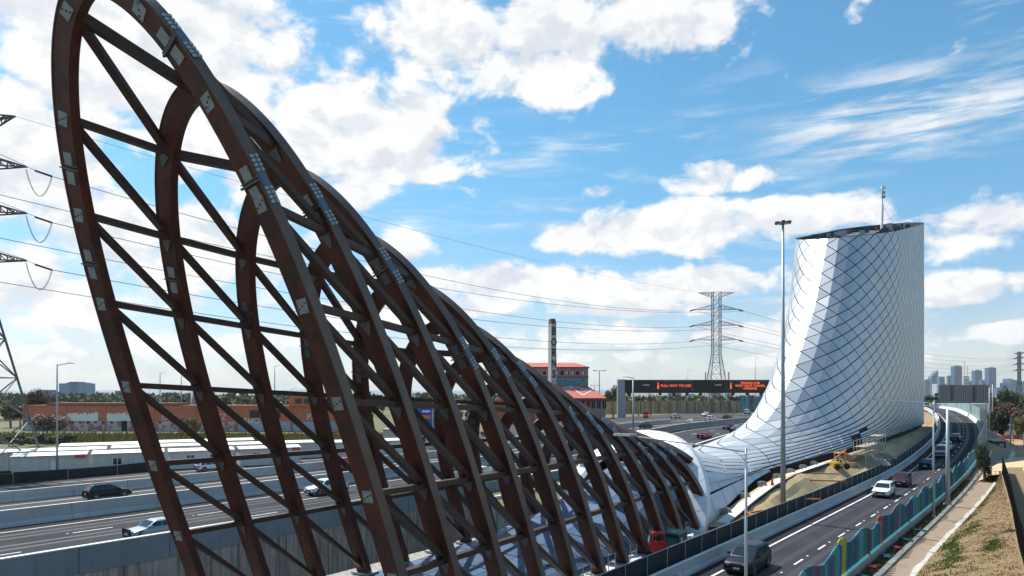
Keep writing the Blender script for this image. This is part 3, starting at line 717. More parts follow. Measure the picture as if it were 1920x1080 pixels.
    m = MB(); m.loft([[v - UZ * .12 - l0 for v in r] for r in grid], closed=False, caps=False); m.build('lining_backing', M('lining_dark', (.02, .025, .05), .7), lin)
    # antenna on the roof
    base = P(166, TT + 4.0, roof_z(166, TT + 4.0) - 1.2)
    an = thing('antenna_mast', 'thin white antenna mast on the tower roof', 'antenna', base)
    m = MB(); m.tube((0, 0, 0), (.2, 0, 6.6), .30, .24, 8); m.build('mast', WHITE, an)
    m = MB(); m.tube((.2, 0, 6.6), (.25, 0, 10.2), .10, .08, 6); m.build('mast_top', GREY, an)
    for z, r in ((8.2, .35), (9.1, .3), (10.2, .42)):
        m = MB(); m.box((.3, -.1, z), (.7 * r / .35, .5, .5)); m.build('camera_head', GREY if z < 10 else WHITE, an)
    m = MB(); m.tube((.2, 0, 6.2), (4.2, 1, 1.0), .03, n=5); m.build('guy_wire', GREY, an)
tower()

# ------------------------------------------------------------------ right verge: coloured noise wall, drain, bank, fence
plinth = thing('noise_wall', 'wavy topped noise wall of teal and bright coloured blades on a concrete plinth', 'noise wall', P(20, tEL(20) + 7.2, 0)); q0 = plinth.location.copy()
a = -6.0
while a < 139:
    m = MB(); m.loft([[P(s, tEL(s) + 7.02, zR(s) - .5), P(s, tEL(s) + 7.02, zR(s) + .62), P(s, tEL(s) + 7.38, zR(s) + .62), P(s, tEL(s) + 7.38, zR(s) - .5)] for s in frange(a + .01, a + 4.99, 2.5)]); at0(plinth, m).build('plinth_unit', M('plinth_concrete', (.36, .37, .38), .85, var=.12, scale=.6), plinth); a += 5
BL = {k: M('blade_' + k, c, .42, .0, var=.08, objvar=.14) for k, c in {'teal': (.018, .15, .17), 'deep': (.012, .085, .125), 'aqua': (.06, .27, .30), 'blue': (.014, .095, .25), 'red': (.42, .035, .02), 'maroon': (.12, .02, .03), 'magenta': (.32, .015, .12), 'lime': (.30, .33, .05), 'green': (.03, .20, .08)}.items()}
FT = {k: M('foot_' + k, tuple(min(1, x * 2.3 + .06) for x in c), .5, var=.05) for k, c in {'teal': (.05, .33, .34), 'red': (.5, .06, .03), 'magenta': (.42, .02, .18), 'lime': (.34, .36, .12)}.items()}
random.seed(21); s = 18.0; k = 0
special = {17: 'green', 24: 'maroon', 25: 'maroon', 31: 'red', 32: 'red', 41: 'magenta', 52: 'lime', 53: 'lime', 66: 'maroon', 74: 'red', 84: 'magenta', 8: 'red', 95: 'maroon'}
while s < 139:
    w = .56; c = special.get(k) or random.choices(['teal', 'deep', 'blue', 'aqua'], [5, 3, 2, 2])[0]
    h = 1.82 + .20 * math.sin(k * .52) + .12 * math.sin(k * .23 + 1) + (.25 if c in ('red', 'lime') else 0); t = tEL(s) + 7.18; z = zR(s) + .62
    lean = .11 + .05 * math.sin(k * .4); m = MB()
    prof = [(-.22, 0.0), (.22, 0.0), (.22, h - .08), (.08, h), (-.08, h + .02), (-.22, h - .2)]
    ax = (US * .72 + UT * .69).normalized(); nx = Vector((-ax.y, ax.x, 0))
    pts = [P(s, t, z) + ax * u + UZ * v + US * lean * v for u, v in prof]
    m.loft([[p + nx * .05 for p in pts], [p - nx * .05 for p in pts]]); at0(plinth, m).build('blade', BL[c], plinth)
    m = MB(); m.loft([[P(s, t, z) + US * u * .3 + UT * v for u, v in ((-1, -.05), (1, -.05), (.8, .24), (-.8, .24))], [P(s, t, z + .17) + US * u * .26 + UT * v for u, v in ((-1, -.05), (1, -.05), (.7, .16), (-.7, .16))]])
    at0(plinth, m).build('foot_block', FT.get(c if c in ('red', 'magenta', 'lime') else 'teal') if c != 'maroon' else BL['maroon'], plinth)
    s += w * .96; k += 1

VERGE = M('verge_grass', (.15, .115, .045), .95, var=.35, scale=.9, second=(.055, .07, .022), second_amt=(.46, .60), bump=.6, bscale=9, detail=8)
BANK = M('dry_bank', (.26, .17, .095), .95, var=.35, scale=.8, second=(.165, .13, .05), second_amt=(.46, .62), bump=.7, bscale=14, detail=9)
dr = lambda s: tEL(s) + 8.45; dR_ = lambda s: tEL(s) + 10.2 + max(0, s - 60) * .014
bankz = lambda s, u: .05 + 1.35 * u ** .8
tF = smooth_table([20, 45, 60, 80, 105, 112], [.6, -.3, -1.15, -2.1, -3.5, -3.9])
ss = frange(12, 150, 3)
struct(strip('verge', ss, lambda s: tEL(s) + 7.2, lambda s: dr(s) - .12, lambda s: zR(s) - .06, VERGE, dz=-.02))
struct(strip('drain_bed', ss, dr, dR_, lambda s: zR(s) - .14, M('drain_soil', (.30, .235, .17), .95, var=.25, scale=.9, second=(.22, .16, .105), second_amt=(.45, .62), bump=.4, bscale=8), dz=.0))
def kerb(name, label, tf, w, zf):
    root = thing(name, label, 'kerb', P(ss[0], tf(ss[0]), 0))
    random.seed(len(name))
    for a, b in zip(ss[:-1], ss[1:]):
        j = random.uniform(-.02, .02); m = MB(); m.loft([[P(s, tf(s) + d, zf(s) + e + j) for d, e in ((-w, -.3), (-w, .04), (w, .0), (w, -.3))] for s in (a + .02, b - .02)]); at0(root, m).build('kerb_block', M('old_kerb', (.50, .47, .40), .9, var=.25, scale=1.0, bump=.4, bscale=8), root)
kerb('drain_kerb', 'straight weathered concrete edge of the drain next to the noise wall', dr, .16, lambda s: zR(s) + .02)
kerb('drain_apron', 'broken pale concrete edge of the drain below the dry bank', lambda s: dR_(s) + .14 + .1 * math.sin(s * .9), .26, lambda s: zR(s) + .03)
m = MB(); random.seed(8); rows = []
for s in frange(8, 122, 1.1):
    t0, t1 = dR_(s) + .2, tF(s) + 7.0; r = []
    for k in range(18):
        u = k / 17; t = t0 + (t1 - t0) * u
        uu = min(1, (t - t0) / max(tF(s) - t0, .5)); r.append(P(s, t, bankz(s, uu) + random.uniform(-.05, .06) * (k > 0)))
    rows.append(r)
for a, b in zip(rows[:-1], rows[1:]):
    for k in range(17): m.quad(a[k], a[k + 1], b[k + 1], b[k])
struct(m.build('bank', BANK, smooth=True))
def tufts(name, label, n, pts_fn, mat, hmin, hmax, w=.05):
    m = MB()
    for _ in range(n):
        b = pts_fn(); 
        for k in range(3):
            an = random.uniform(0, 6.28); d = Vector((math.cos(an), math.sin(an), 0)); h = random.uniform(hmin, hmax)
            o = b + Vector((random.uniform(-.1, .1), random.uniform(-.1, .1), 0)); m.add([o - d * w, o + d * w, o + d.cross(UZ) * random.uniform(-.3, .3) * h + UZ * h], [(0, 1, 2)])
    o = m.build(name, mat); struct(o, label, 'stuff')
random.seed(31)
def bank_pt():
    s = random.uniform(30, 116) if random.random() < .7 else random.uniform(30, 70); t0 = dR_(s) + .3; u = random.random(); t = t0 + (tF(s) - .2 - t0) * u; return P(s, t, bankz(s, u) - .02)
tufts('dry_grass', 'straw coloured dry grass on the bank', 9000, bank_pt, M('straw', (.30, .205, .115), .9, island=.3), .03, .09, .03)
cl = [(42, .2, 2.5), (46, .45, 3), (50, .12, 3), (38, .55, 3), (56, .3, 2.5), (62, .15, 3), (70, .3, 2), (45, .8, 2.5), (76, .12, 3), (88, .2, 3), (60, .7, 2), (98, .3, 2.5)]
def green_pt():
    s, u, r = random.choice(cl); s += random.gauss(0, r); u = min(max(u + random.gauss(0, .07), 0.02), .95); t0 = dR_(s) + .3; return P(s, t0 + (tF(s) - t0) * u, bankz(s, u) - .02)
tufts('green_grass', 'green grass patches on the dry bank', 9000, green_pt, M('green_blade', (.10, .145, .022), .85, island=.35), .04, .13, .045)
def verge_pt():
    s = random.uniform(25, 112); return P(s, random.uniform(tEL(s) + 7.45, dr(s) - .2), zR(s) - .1)
tufts('verge_weeds', 'weeds and dry grass along the foot of the noise wall', 4200, verge_pt, M('weed', (.12, .105, .03), .9, island=.5), .06, .28, .06)
random.seed(77)
for k, (s, du, c) in enumerate([(52.5, .3, 'red'), (56.5, .5, 'teal'), (60.2, .45, 'magenta'), (64, .4, 'teal'), (49.4, .3, 'teal'), (69, .55, 'teal')]):
    m = MB(); m.box((0, 0, .05), (1.3 + .3 * (k % 2), .5, .07)); o = m.build('offcut_board', BL[c]); o.location = P(s, tEL(s) + 7.6 + du * .6, zR(s) + .04); o.rotation_euler = (.03, .05, R(50 + 13 * k))
    tag(o, '%s offcut board lying on the verge, %s from the bottom of the photo' % ({'red': 'red', 'teal': 'teal', 'magenta': 'magenta'}[c], ['second', 'third', 'fourth', 'fifth', 'first', 'sixth'][k]), 'board', 'offcut boards on the verge')
# picket fence on the bank
pf = thing('bank_fence', 'tall black picket fence climbing the dry bank at the edge of the photo', 'fence', P(60, tF(60), 0)); b0 = pf.location.copy()
s = 30.0; PICK = M('black_fence_steel', (.014, .012, .012), .6)
while s < 112:
    t = tF(s); m = MB(); m.box(P(s, t, 1.38 + 1.12), (.05, .05, 2.25), (US, UT, UZ)); at0(pf, m).build('picket', PICK, pf); s += .13
for z in (1.75, 3.2):
    m = MB(); ps = [P(q, tF(q), z + .1) for q in frange(30, 112, 4)]
    for a, b in zip(ps[:-1], ps[1:]): m.beam(a, b, .05, .06)
    at0(pf, m).build('rail', PICK, pf)
fs = frange(30, 112, 3.0)
for a, b in zip(fs[:-1], fs[1:]):
    m = MB(); m.loft([[P(q, tF(q) + .04, 1.35), P(q, tF(q) + .04, 3.35), P(q, tF(q) + .06, 3.35), P(q, tF(q) + .06, 1.35)] for q in (a + .02, b - .02)]); at0(pf, m).build('mesh_panel', BLACK, pf)
gt = thing('wire_gate', 'thin brown wire gate across the drain below the dark shrub', 'gate', P(112, -7.9, 0))
m = MB(); g0 = gt.location.copy()
for k in range(7):
    q = P(112, -7.9 + k * .66, 0); m = MB(); m.box(q - g0 + UZ * .8, (.05, .05, 1.7)); m.build('gate_bar', M('rusty_wire', (.12, .06, .04), .8), gt)
for z in (.15, 1.6): m = MB(); m.beam(P(112, -7.9, z) - g0, P(112, -3.94, z) - g0, .05, .05); m.build('gate_rail', M('rusty_wire'), gt)

# ------------------------------------------------------------------ lamp posts and the high mast
def lamp(label, base, h, arm_dir=None, arm=2.2, r=.11, head=True, rise=.35, mat=POLE, group='lamp posts', name='street_lamp'):
    o = thing(name, label, 'street lamp', base, group=group)
    m = MB(); m.tube((0, 0, 0), (0, 0, h), r, r * .6, 10); m.build('pole', mat, o, smooth=True)
    m = MB(); m.tube((0, 0, 0), (0, 0, .25), r * 1.9, r * 1.7, 10); m.build('base_flange', mat, o)
    if arm_dir is not None:
        d = Vector(arm_dir).normalized(); m = MB(); m.tube(UZ * (h - .15), d * arm + UZ * (h + rise), r * .45, r * .32, 7); m.build('arm', mat, o)
        if head:
            m = MB(); side = d.cross(UZ); m.loft([[d * (arm + a) + side * b * w + UZ * (h + rise + c) for b, c in ((-1, 0), (1, 0), (.8, .10), (-.8, .10))] for a, w in ((-.15, .08), (.1, .17), (.75, .15), (.9, .05))]); m.build('lamp_head', GREY, o)
    return o
lamp('tall grey lamp post with long arm in front of the dark oncoming SUV', P(26.5, -9.0, 0), 9.9, -UT - US * .12, 4.6, .075, rise=.3)
lamp('slim lamp post with long arm rising from the noise wall verge', P(77.3, -8.1, 0), 11.2, -UT - US * .1, 5.2, .11, rise=.2)
lamp('stout plain pole beside the noise wall, nearest the drain', P(86.8, -7.8, 0), 10.3, None, r=.24)
lamp('grey lamp post in front of the white portable cabins', (B(107, 100), 100, 0), 16.3, (1, .1, 0), 1.5, .16, rise=.1)
lamp('grey lamp post in front of the sign gantry, left of the small red sign', (B(1187, 150), 150, 1.6), 14.0, (-1, .1, 0), 1.4, .24, rise=.0)
lamp('thin lamp post with small head behind the chimney roof, above the lattice crest', (B(545, 230), 230, 0), 13.5, (1, 0, 0), 1.5, .15)
lamp('thin lamp post behind the lattice with its lower half hidden', (B(811, 160), 160, 0), 12.6, (1, 0, 0), 1.6, .17)
for px, Y, h, lab in [(1288, 420, 26, 'slender far lamp standing just left of the big pylon over the gantry'), (1416, 420, 34, 'slender far lamp over the orange sign lettering near the tower'), (515, 300, 24, 'far thin twin pole seen between the second and third ribs'), (300, 300, 21, 'far thin pole seen inside the first rib'), (340, 300, 20, 'far thin pole seen inside the first rib, right of its twin'), (1855, 170, 13.5, 'grey pole at the end of the far overhead frame'), (1861, 185, 14.5, 'grey pole just right of the far overhead frame'), (1849, 160, 10.5, 'thin grey pole in front of the far overhead frame'), (1895, 143.6, 7.3, 'short grey pole on the dirt yard')]:
    lamp(lab, (B(px, Y), Y, 0), h, (1, 0, 0) if h > 15 else None, 1.8, .16 if Y < 200 else .28)
def twin(label, px, Y, h):
    o = thing('area_light', label, 'area light', (B(px, Y), Y, 0), group='twin headed area lights')
    m = MB(); m.tube((0, 0, 0), (0, 0, h), .3, .18, 8); m.build('pole', POLE, o)
    m = MB(); m.beam((-2.6, 0, h), (2.6, 0, h), .2, .2); m.build('cross_arm', GREY, o)
    for sx in (-2.3, 2.3): m = MB(); m.box((sx, -.2, h + .15), (1.2, .7, .25)); m.build('lamp_head', GREY, o)
twin('twin headed light pole right of the red roofed factory', 1124, 300, 22)
twin('small twin headed light pole behind the red roofed factory', 1115, 420, 17); twin('twin headed light pole at the roof line left of the chimney', 988, 330, 26)
hm = thing('high_mast_light', 'very tall tapering grey mast with a ring of floodlights on the sand pad', 'mast light', P(66.5, -19.1, padz(66.5, -19.1) - .1))
m = MB(); m.tube((0, 0, 0), (0, 0, 27.2), .25, .10, 14); m.build('pole', POLE, hm, smooth=True)
m = MB(); m.tube((0, 0, -.1), (0, 0, .22), .5, .45, 12); m.build('base_flange', GREY, hm)
m = MB(); m.tube((0, 0, 26.9), (0, 0, 27.05), .5, .5, 12); m.build('ring', GREY, hm)
for k in range(6):
    an = k * math.pi / 3 + .2; d = Vector((math.cos(an), math.sin(an), 0)); m = MB(); m.box(d * .55 + UZ * 27.0, (.42, .3, .14), (d, d.cross(UZ), UZ)); m.build('floodlight', BOLT, hm)

# ------------------------------------------------------------------ sign gantries
GB = M('gantry_black', (.009, .009, .011), .5)
def gantry():
    p0 = Vector((B(1166, 256), 256, 2.9)); d = Vector((1, .0, 0)); L_ = 58
    o = thing('sign_gantry', 'wide black message sign gantry with orange lettering over the upper lanes', 'gantry', p0)
    zt, zb_ = 14.25, 9.3
    m = MB(); m.box((-.2, 0, 7.1), (3.1, 1.6, 14.6)); m.build('leg', M('gantry_grey', (.40, .42, .44), .6, var=.08), o)
    m = MB(); m.box((L_ + 1, 0, 7.1), (3.1, 1.6, 14.6)); m.build('leg', M('gantry_grey'), o)
    m = MB(); m.box((L_ / 2 + .5, 0, (zt + zb_) / 2), (L_ - 1, 1.6, zt - zb_)); m.build('beam', GB, o)
    m = MB(); m.box((2.6, -.1, zb_ + .3), (1.4, 1.8, 2.4)); m.build('junction_box', GB, o)
    SCR = M('screen_face', (.012, .010, .010), .35); AMB = M('amber_led', (.6, .08, .01), .5, emit=(1.0, .13, .03), estr=1.15)
    for k, (x0, x1, lines, siz) in enumerate([(11.7, 26.1, ['FULL WAY TO USE'], 1.35), (38.9, 54.6, ['PREPARE FOR', 'WEST GATE TUNNEL', 'OPENING'], 1.18)]):
        m = MB(); m.box(((x0 + x1) / 2, -.84, 11.9), (x1 - x0, .08, 3.9)); s_ = m.build('message_screen', SCR, o)
        m = MB(); m.box(((x0 + x1) / 2, -.90, 13.88), (x1 - x0 + .1, .12, .12)); m.box((x1 + .02, -.9, 11.95), (.1, .1, 3.9)); m.build('screen_frame', GREY, s_)
        me = text_mesh('i', 3.6, AMB, .03); i_ = link('lettering', me, s_, (x0 + 1.7, -.91, 11.95), (R(90), 0, 0)); i_.scale = (1.5, 1, 1)
        for j, tx in enumerate(lines):
            me = text_mesh(tx, siz, AMB, .03); t_ = link('lettering', me, s_, ((x0 + x1) / 2 + 1.1, -.91, 12.0 + (len(lines) - 1) * .5 * 1.02 - j * 1.02), (R(90), 0, 0)); t_.scale = (1.0, .95, 1)
    for x in (9.0, 35.9): m = MB(); m.box((x, -.83, 12.3), (2.4, .1, .3)); m.build('name_plate', WHITE, o)
    for x in (14.3, 19.4, 24.4, 29.5, 41.6, 47.0, 52.2):
        m = MB(); m.tube((x, -.4, zb_ - .35), (x, .5, zb_ - .35), .62, .55, 10); m.build('detector', M('detector_navy', (.02, .03, .06), .5), o)
gantry()
def far_gantry():
    Y = 190.0; x0, x1 = B(1735, Y), B(1858, Y)
    o = thing('overhead_frame', 'black overhead beam with grey gridded sign backs above the far lanes', 'gantry', (x0, Y, 4))
    m = MB(); m.box(((x1 - x0) / 2 + 1.6, 0, 7.75), (x1 - x0 - 3.2, .7, .72)); m.build('beam', GB, o)
    m = MB(); m.box((1.6, 0, 6.6), (3.2, .7, .72)); m.build('side_beam', GB, o)
    for x in (3.1, x1 - x0 - .2): m = MB(); m.box((x, .6, 3.6), (.55, .55, 9)); m.build('post', POLE, o)
    GRID = M('sign_back_grey', (.33, .34, .35), .7, .2, var=.1)
    W0, W1, H0, H1 = 3.4, x1 - x0 - .8, 5.35, 10.4
    m = MB(); m.box(((W0 + W1) / 2, -.5, (H0 + H1) / 2), (W1 - W0, .1, H1 - H0)); sb = m.build('sign_back', GRID, o)
    RB = M('sign_rib', (.16, .165, .17), .6, .3)
    x = W0
    while x <= W1: m = MB(); m.box((x, -.6, (H0 + H1) / 2), (.09, .12, H1 - H0)); m.build('stiffener', RB, sb); x += .62
    for k in range(9): m = MB(); m.box(((W0 + W1) / 2, -.58, H0 + .1 + k * (H1 - H0 - .2) / 8), (W1 - W0, .1, .07)); m.build('stiffener', RB, sb)
    for x in (7.2, 13.4): m = MB(); m.box((x, -.72, 8.2), (.8, .16, 4.4)); m.build('channel', M('sign_dark', (.11, .11, .115), .6), sb)
far_gantry()
# translucent screen along the far bend
scr = thing('glass_screen', 'pale green translucent noise screen along the far bend', 'noise screen', P(150, tEL(150) + 7, 0))
GLS = M('pale_green_acrylic', (.42, .60, .58), .25, var=.1, alpha=.62, objvar=.1)
ss2 = frange(139, 300, 4.0)
for a, b in zip(ss2[:-1], ss2[1:]):
    h = lambda s: 3.0 + .8 * math.sin(s * .05) + max(0, min(1.2, (s - 150) * .03)); m = MB()
    m.loft([[P(s, tEL(s) + 7.02, zR(s) + .0), P(s, tEL(s) + 7.02, zR(s) + h(s)), P(s, tEL(s) + 7.08, zR(s) + h(s)), P(s, tEL(s) + 7.08, zR(s))] for s in (a + .05, b - .05)]); at0(scr, m).build('screen_panel', GLS, scr)
    m = MB(); m.tube(P(a, tEL(a) + 7.2, zR(a) - .4), P(a, tEL(a) + 7.2, zR(a) + h(a)), .09, n=6); at0(scr, m).build('screen_post', POLE, scr)
barrier('bend_parapet', 'low concrete parapet below the pale green screen on the far bend', JER(.8), 138, 300, 6.0, lambda s: tEL(s) + 6.6, zR, CONC_W)
ov = thing('overpass', 'white bridge parapet crossing behind the far overhead frame', 'bridge', (B(1790, 330), 330, 0))
m = MB(); m.box((0, 0, 5.5), (34, 8, 3.4)); m.build('deck', CONC_W, ov)
for x in (-15, 15): m = MB(); m.box((x, 0, 1.8), (3, 7, 4.2)); m.build('pier', CONC, ov)

# ------------------------------------------------------------------ vehicles
GLASS = M('car_glass', (.012, .016, .022), .06, 0, var=0, spec=.8)
TYRE = M('tyre_rubber', (.012, .012, .012), .85); RIM = M('alloy_rim', (.45, .46, .48), .3, .8); TRIM = M('black_trim', (.012, .012, .013), .5)
HEAD = M('headlight_lens', (.75, .77, .78), .12, .2); TAIL = M('tail_lens', (.42, .012, .012), .2); PLATE = M('number_plate', (.75, .75, .7), .5)
_wheel = {}
def wheel_meshes(r, w):
    if (r, w) not in _wheel:
        m = MB(); m.loft([[Vector((math.cos(a) * q, y, math.sin(a) * q)) for a in [k * math.pi / 9 for k in range(18)]] for q, y in ((r * .62, -w / 2), (r * .94, -w / 2), (r, -w * .3), (r, w * .3), (r * .94, w / 2), (r * .62, w / 2))], caps=False); ty = m.mesh('tyre', TYRE, True)
        m = MB(); m.tube((0, -w * .40, 0), (0, w * .40, 0), r * .63, n=18)
        for k in range(5):
            an = k * 2 * math.pi / 5; d = Vector((math.cos(an), 0, math.sin(an)))
            for sy in (-1, 1): m.box(d * r * .34 + Vector((0, sy * w * .43, 0)), (r * .5, .05, r * .14), (d, Vector((0, 1, 0)), d.cross(Vector((0, 1, 0)))))
        ri = m.mesh('rim', RIM); m = MB(); m.tube((0, -w * .36, 0), (0, w * .36, 0), r * 1.17, n=18); _wheel[(r, w)] = (ty, ri, m.mesh('wheel_arch', TRIM))
    return _wheel[(r, w)]
def paint(name, c, metal=.0): return M('car_paint_' + name, c, .32 if sum(c) > .2 else .42, metal, var=0, coat=.5 if sum(c) > .2 else .12, spec=.5 if sum(c) > .2 else .3)
def bevel(me, w):
    bm = bmesh.new(); bm.from_mesh(me); bmesh.ops.bevel(bm, geom=[e for e in bm.edges if e.calc_face_angle(0) > .25], offset=w, segments=2, profile=.6, affect='EDGES'); bm.to_mesh(me); bm.free()
    me.polygons.foreach_set('use_smooth', [True] * len(me.polygons)); me.set_sharp_from_angle(angle=R(38))
CARS = {  # length, width, belt, roof height, bonnet, [body outline x(0..1 from tail) -> top z], cabin base x0,x1, roof x0,x1
    'suv': dict(L=4.6, W=1.88, belt=1.06, roof=1.67, hood=1.0, cb=(.02, .765), cr=(.11, .53), clear=.32, wr=.37),
    'sedan': dict(L=4.65, W=1.82, belt=.92, roof=1.44, hood=.86, cb=(.10, .74), cr=(.30, .56), clear=.24, wr=.33, boot=.93),
    'ute': dict(L=5.3, W=1.88, belt=1.10, roof=1.80, hood=1.08, cb=(.36, .76), cr=(.39, .62), clear=.40, wr=.39, tray=True),
    'van': dict(L=5.1, W=1.95, belt=1.15, roof=2.05, hood=1.05, cb=(.01, .86), cr=(.03, .70), clear=.30, wr=.35),
}
def car(kind, label, s, t, face, colr, zf, rack=False, dark_low=True, cat=None):
    k = CARS[kind]; L_, W = k['L'], k['W']; h = W / 2
    d = US if face > 0 else -US
    if colr[0] == 'R': pass
    e = .5; dirv = d
    o = thing({'suv': 'parked_suv', 'sedan': 'sedan', 'ute': 'pickup', 'van': 'van'}[kind].replace('parked_', ''), label, cat or {'suv': 'car', 'sedan': 'car', 'ute': 'pickup', 'van': 'van'}[kind], P(s, t, zf(s) + .012), math.atan2(dirv.y, dirv.x), group='vehicles on the freeway')
    pm = paint(*colr)
    X = lambda u: (u - .5) * L_
    top = []
    if kind == 'sedan': outl = [(0, .62), (.012, .88), (.10, .95), (.74, .90), (.93, .76), (.985, .66), (1, .55)]
    elif kind == 'ute': outl = [(0, .62), (.004, 1.06), (.34, 1.08), (.76, 1.08), (.95, .98), (.99, .86), (1, .6)]
    elif kind == 'van': outl = [(0, .6), (.004, 1.12), (.5, 1.15), (.86, 1.05), (.96, .88), (.99, .78), (1, .55)]
    else: outl = [(0, .62), (.010, 1.0), (.05, 1.06), (.73, 1.05), (.93, .93), (.985, .82), (1, .6)]
    rings = []
    for u, z in outl:
        tap = 1 - .16 * max(0, (abs(u - .5) - .38) / .12) ** 2; w = h * tap; c = k['clear'] + (.10 if u in (0, 1) else 0)
        rings.append([Vector((X(u), sy * w * f, zz)) for sy, f, zz in ((-1, .92, c), (-1, 1, c + .2), (-1, 1, c + (z - c) * .62), (-1, .95, z - .02), (-1, .80, z), (1, .80, z), (1, .95, z - .02), (1, 1, c + (z - c) * .62), (1, 1, c + .2), (1, .92, c))])
    m = MB(); m.loft(rings)
    me = m.mesh('body', pm); bevel(me, .06); bd = link('body', me, o)
    # dark underside / sills
    m = MB(); m.box((0, 0, k['clear'] + .02), (L_ * .97, W * .95, .18)); m.build('underside', TRIM, o)
    # cabin
    c0, c1 = X(k['cb'][0]), X(k['cb'][1]); r0, r1 = X(k['cr'][0]), X(k['cr'][1]); zb_, zr_ = (k['belt'] if kind != 'sedan' else .92) - .02, k['roof']; wb, wr_ = h * .93, h * .70
    corners = [[Vector((c0, sy * wb, zb_)) for sy in (-1, 1)] + [Vector((c1, sy * wb, zb_)) for sy in (1, -1)], [Vector((r0 + (c0 - r0) * .12, sy * (wr_ + .05), zr_ - .09)) for sy in (-1, 1)] + [Vector((r1 + (c1 - r1) * .12, sy * (wr_ + .05), zr_ - .09)) for sy in (1, -1)], [Vector((r0 + .12, sy * wr_ * .88, zr_)) for sy in (-1, 1)] + [Vector((r1 - .1, sy * wr_ * .88, zr_)) for sy in (1, -1)]]
    m = MB(); m.loft(corners); rme = m.mesh('roof', pm); bevel(rme, .05); link('roof', rme, bd)
    a, b = corners[0], corners[1]
    def pane(name, i, j, u0, u1, v0=.10, v1=.93, parent=bd):
        lo = lambda u, v: (a[i].lerp(a[j], u)).lerp(b[i].lerp(b[j], u), v)
        q = [lo(u0, v0), lo(u1, v0), lo(u1, v1), lo(u0, v1)]; n = (q[1] - q[0]).cross(q[3] - q[0]).normalized(); ctr = sum(q, Vector()) / 4
        if n.dot(ctr - Vector((ctr.x * .5 if i in (0, 2) and j in (1, 3) and abs(a[i].y - a[j].y) > .5 else ctr.x, 0, 1.2))) < 0: n = -n
        m = MB(); m.loft([[v + n * .012 for v in q], [v - n * .01 for v in q]]); m.build(name, GLASS, parent)
    pane('rear_window', 0, 1, .08, .92, .15 if kind != 'van' else .2); pane('windscreen', 2, 3, .05, .95)
    splits = {'van': ((.62, .80), (.82, .97)), 'ute': ((.06, .44), (.48, .94))}.get(kind, ((.05, .26), (.29, .57), (.60, .95)))
    for u0, u1 in splits:
        pane('side_window', 1, 2, u0, u1); pane('side_window', 0, 3, u0, u1)
    if k.get('tray'):
        m = MB(); m.box((X(.175), 0, 1.085), (L_ * .30, W * .80, .02)); m.build('tray_liner', TRIM, o)
    # wheels
    ty, ri, ar = wheel_meshes(k['wr'], .23)
    for ux in (.18, .815):
        for sy in (-1, 1):
            lo = (X(ux), sy * (h - .13), k['wr']); link('wheel_arch', ar, o, (X(ux), sy * (h - .095), k['wr'] + .02)); w_ = link('wheel', ty, o, lo); link('rim', ri, w_)
    # lamps, grille, plates, mirrors
    for sy in (-1, 1):
        m = MB(); m.box((X(.972), sy * h * .66, .74 if kind != 'ute' else .86), (.20, .40, .15)); m.build('headlight', HEAD, o)
        m = MB(); m.box((X(.012), sy * h * .80, .86 if kind == 'sedan' else .92), (.12, .22, .24)); m.build('tail_light', TAIL, o)
        m = MB(); m.box((X(k['cb'][1]) - .35, sy * (h + .08), zb_ + .12), (.12, .20, .14)); m.build('mirror', pm, o)
    m = MB(); m.box((X(.992), 0, .62), (.10, W * .52, .24)); m.build('grille', TRIM, o)
    for u in (1.002, -.002): m = MB(); m.box((X(u), 0, .5 if u > .5 else .72), (.03, .42, .12)); m.build('number_plate', PLATE, o)
    m = MB(); m.box((X(.985), 0, k['clear'] + .12), (.12, W * .86, .16)); m.box((X(.012), 0, k['clear'] + .14), (.12, W * .86, .2)); m.build('bumper', TRIM, o)
    if rack:
        for sy in (-1, 1): m = MB(); m.beam((r0 + .1, sy * wr_ * .85, zr_ + .06), (r1 - .1, sy * wr_ * .85, zr_ + .06), .05, .05); m.build('roof_rail', TRIM, o)
    if rack == 'basket':
        for kk in range(7): m = MB(); m.beam((r0 + .2 + kk * .3, -.6, zr_ + .14), (r0 + .2 + kk * .3, .6, zr_ + .14), .03, .03); m.build('rack_bar', TRIM, o)
        for sy in (-1, 1): m = MB(); m.beam((r0 + .1, sy * .62, zr_ + .22), (r1, sy * .62, zr_ + .22), .03, .03); m.build('rack_bar', TRIM, o)
    return o
Wt, Sv, Bk, Nv, Rd, Mr, Bl = ('white', (.78, .78, .77)), ('silver', (.33, .41, .46), .4), ('black', (.008, .009, .012)), ('navy', (.004, .006, .016)), ('red', (.35, .012, .01)), ('maroon', (.06, .006, .010)), ('blue', (.008, .045, .22), .3)
car('suv', 'dark blue SUV with roof rails driving away beside the tall median barrier', 33.6, -84.6, 1, Nv, zL, rack=True)
car('sedan', 'silver sedan coming towards the camera behind the first rib', 27.2, -59.0, -1, Sv, zL)
car('suv', 'white SUV driving away next to the portable cabins', 55.3, -101.8, 1, Wt, zL)
car('ute', 'white pickup coming closer, seen between the second and third ribs', 51.2, -67.6, -1, Wt, zL)
car('van', 'red van behind the median barrier, half hidden by a rib', 68.3, -85.6, 1, Rd, zL)
car('sedan', 'white sedan glimpsed through the middle of the lattice', 75.4, -64.2, -1, Wt, zL)
car('suv', 'near black SUV on the middle lanes just right of the lattice crest', 167.8, -84.0, 1, Nv, zL)
car('ute', 'pale grey pickup on the outer lanes under the small red sign', 227.9, -102.5, 1, ('grey', (.5, .5, .5)), zL)
car('suv', 'white wagon on the outer lanes behind the white pickup in the queue', 259.3, -104.0, -1, Wt, zL)
car('ute', 'white pickup in the queue on the middle lanes', 217.2, -85.6, 1, Wt, zL)
car('suv', 'black wagon in the queue right of the white pickup', 232.9, -85.6, 1, Bk, zL)
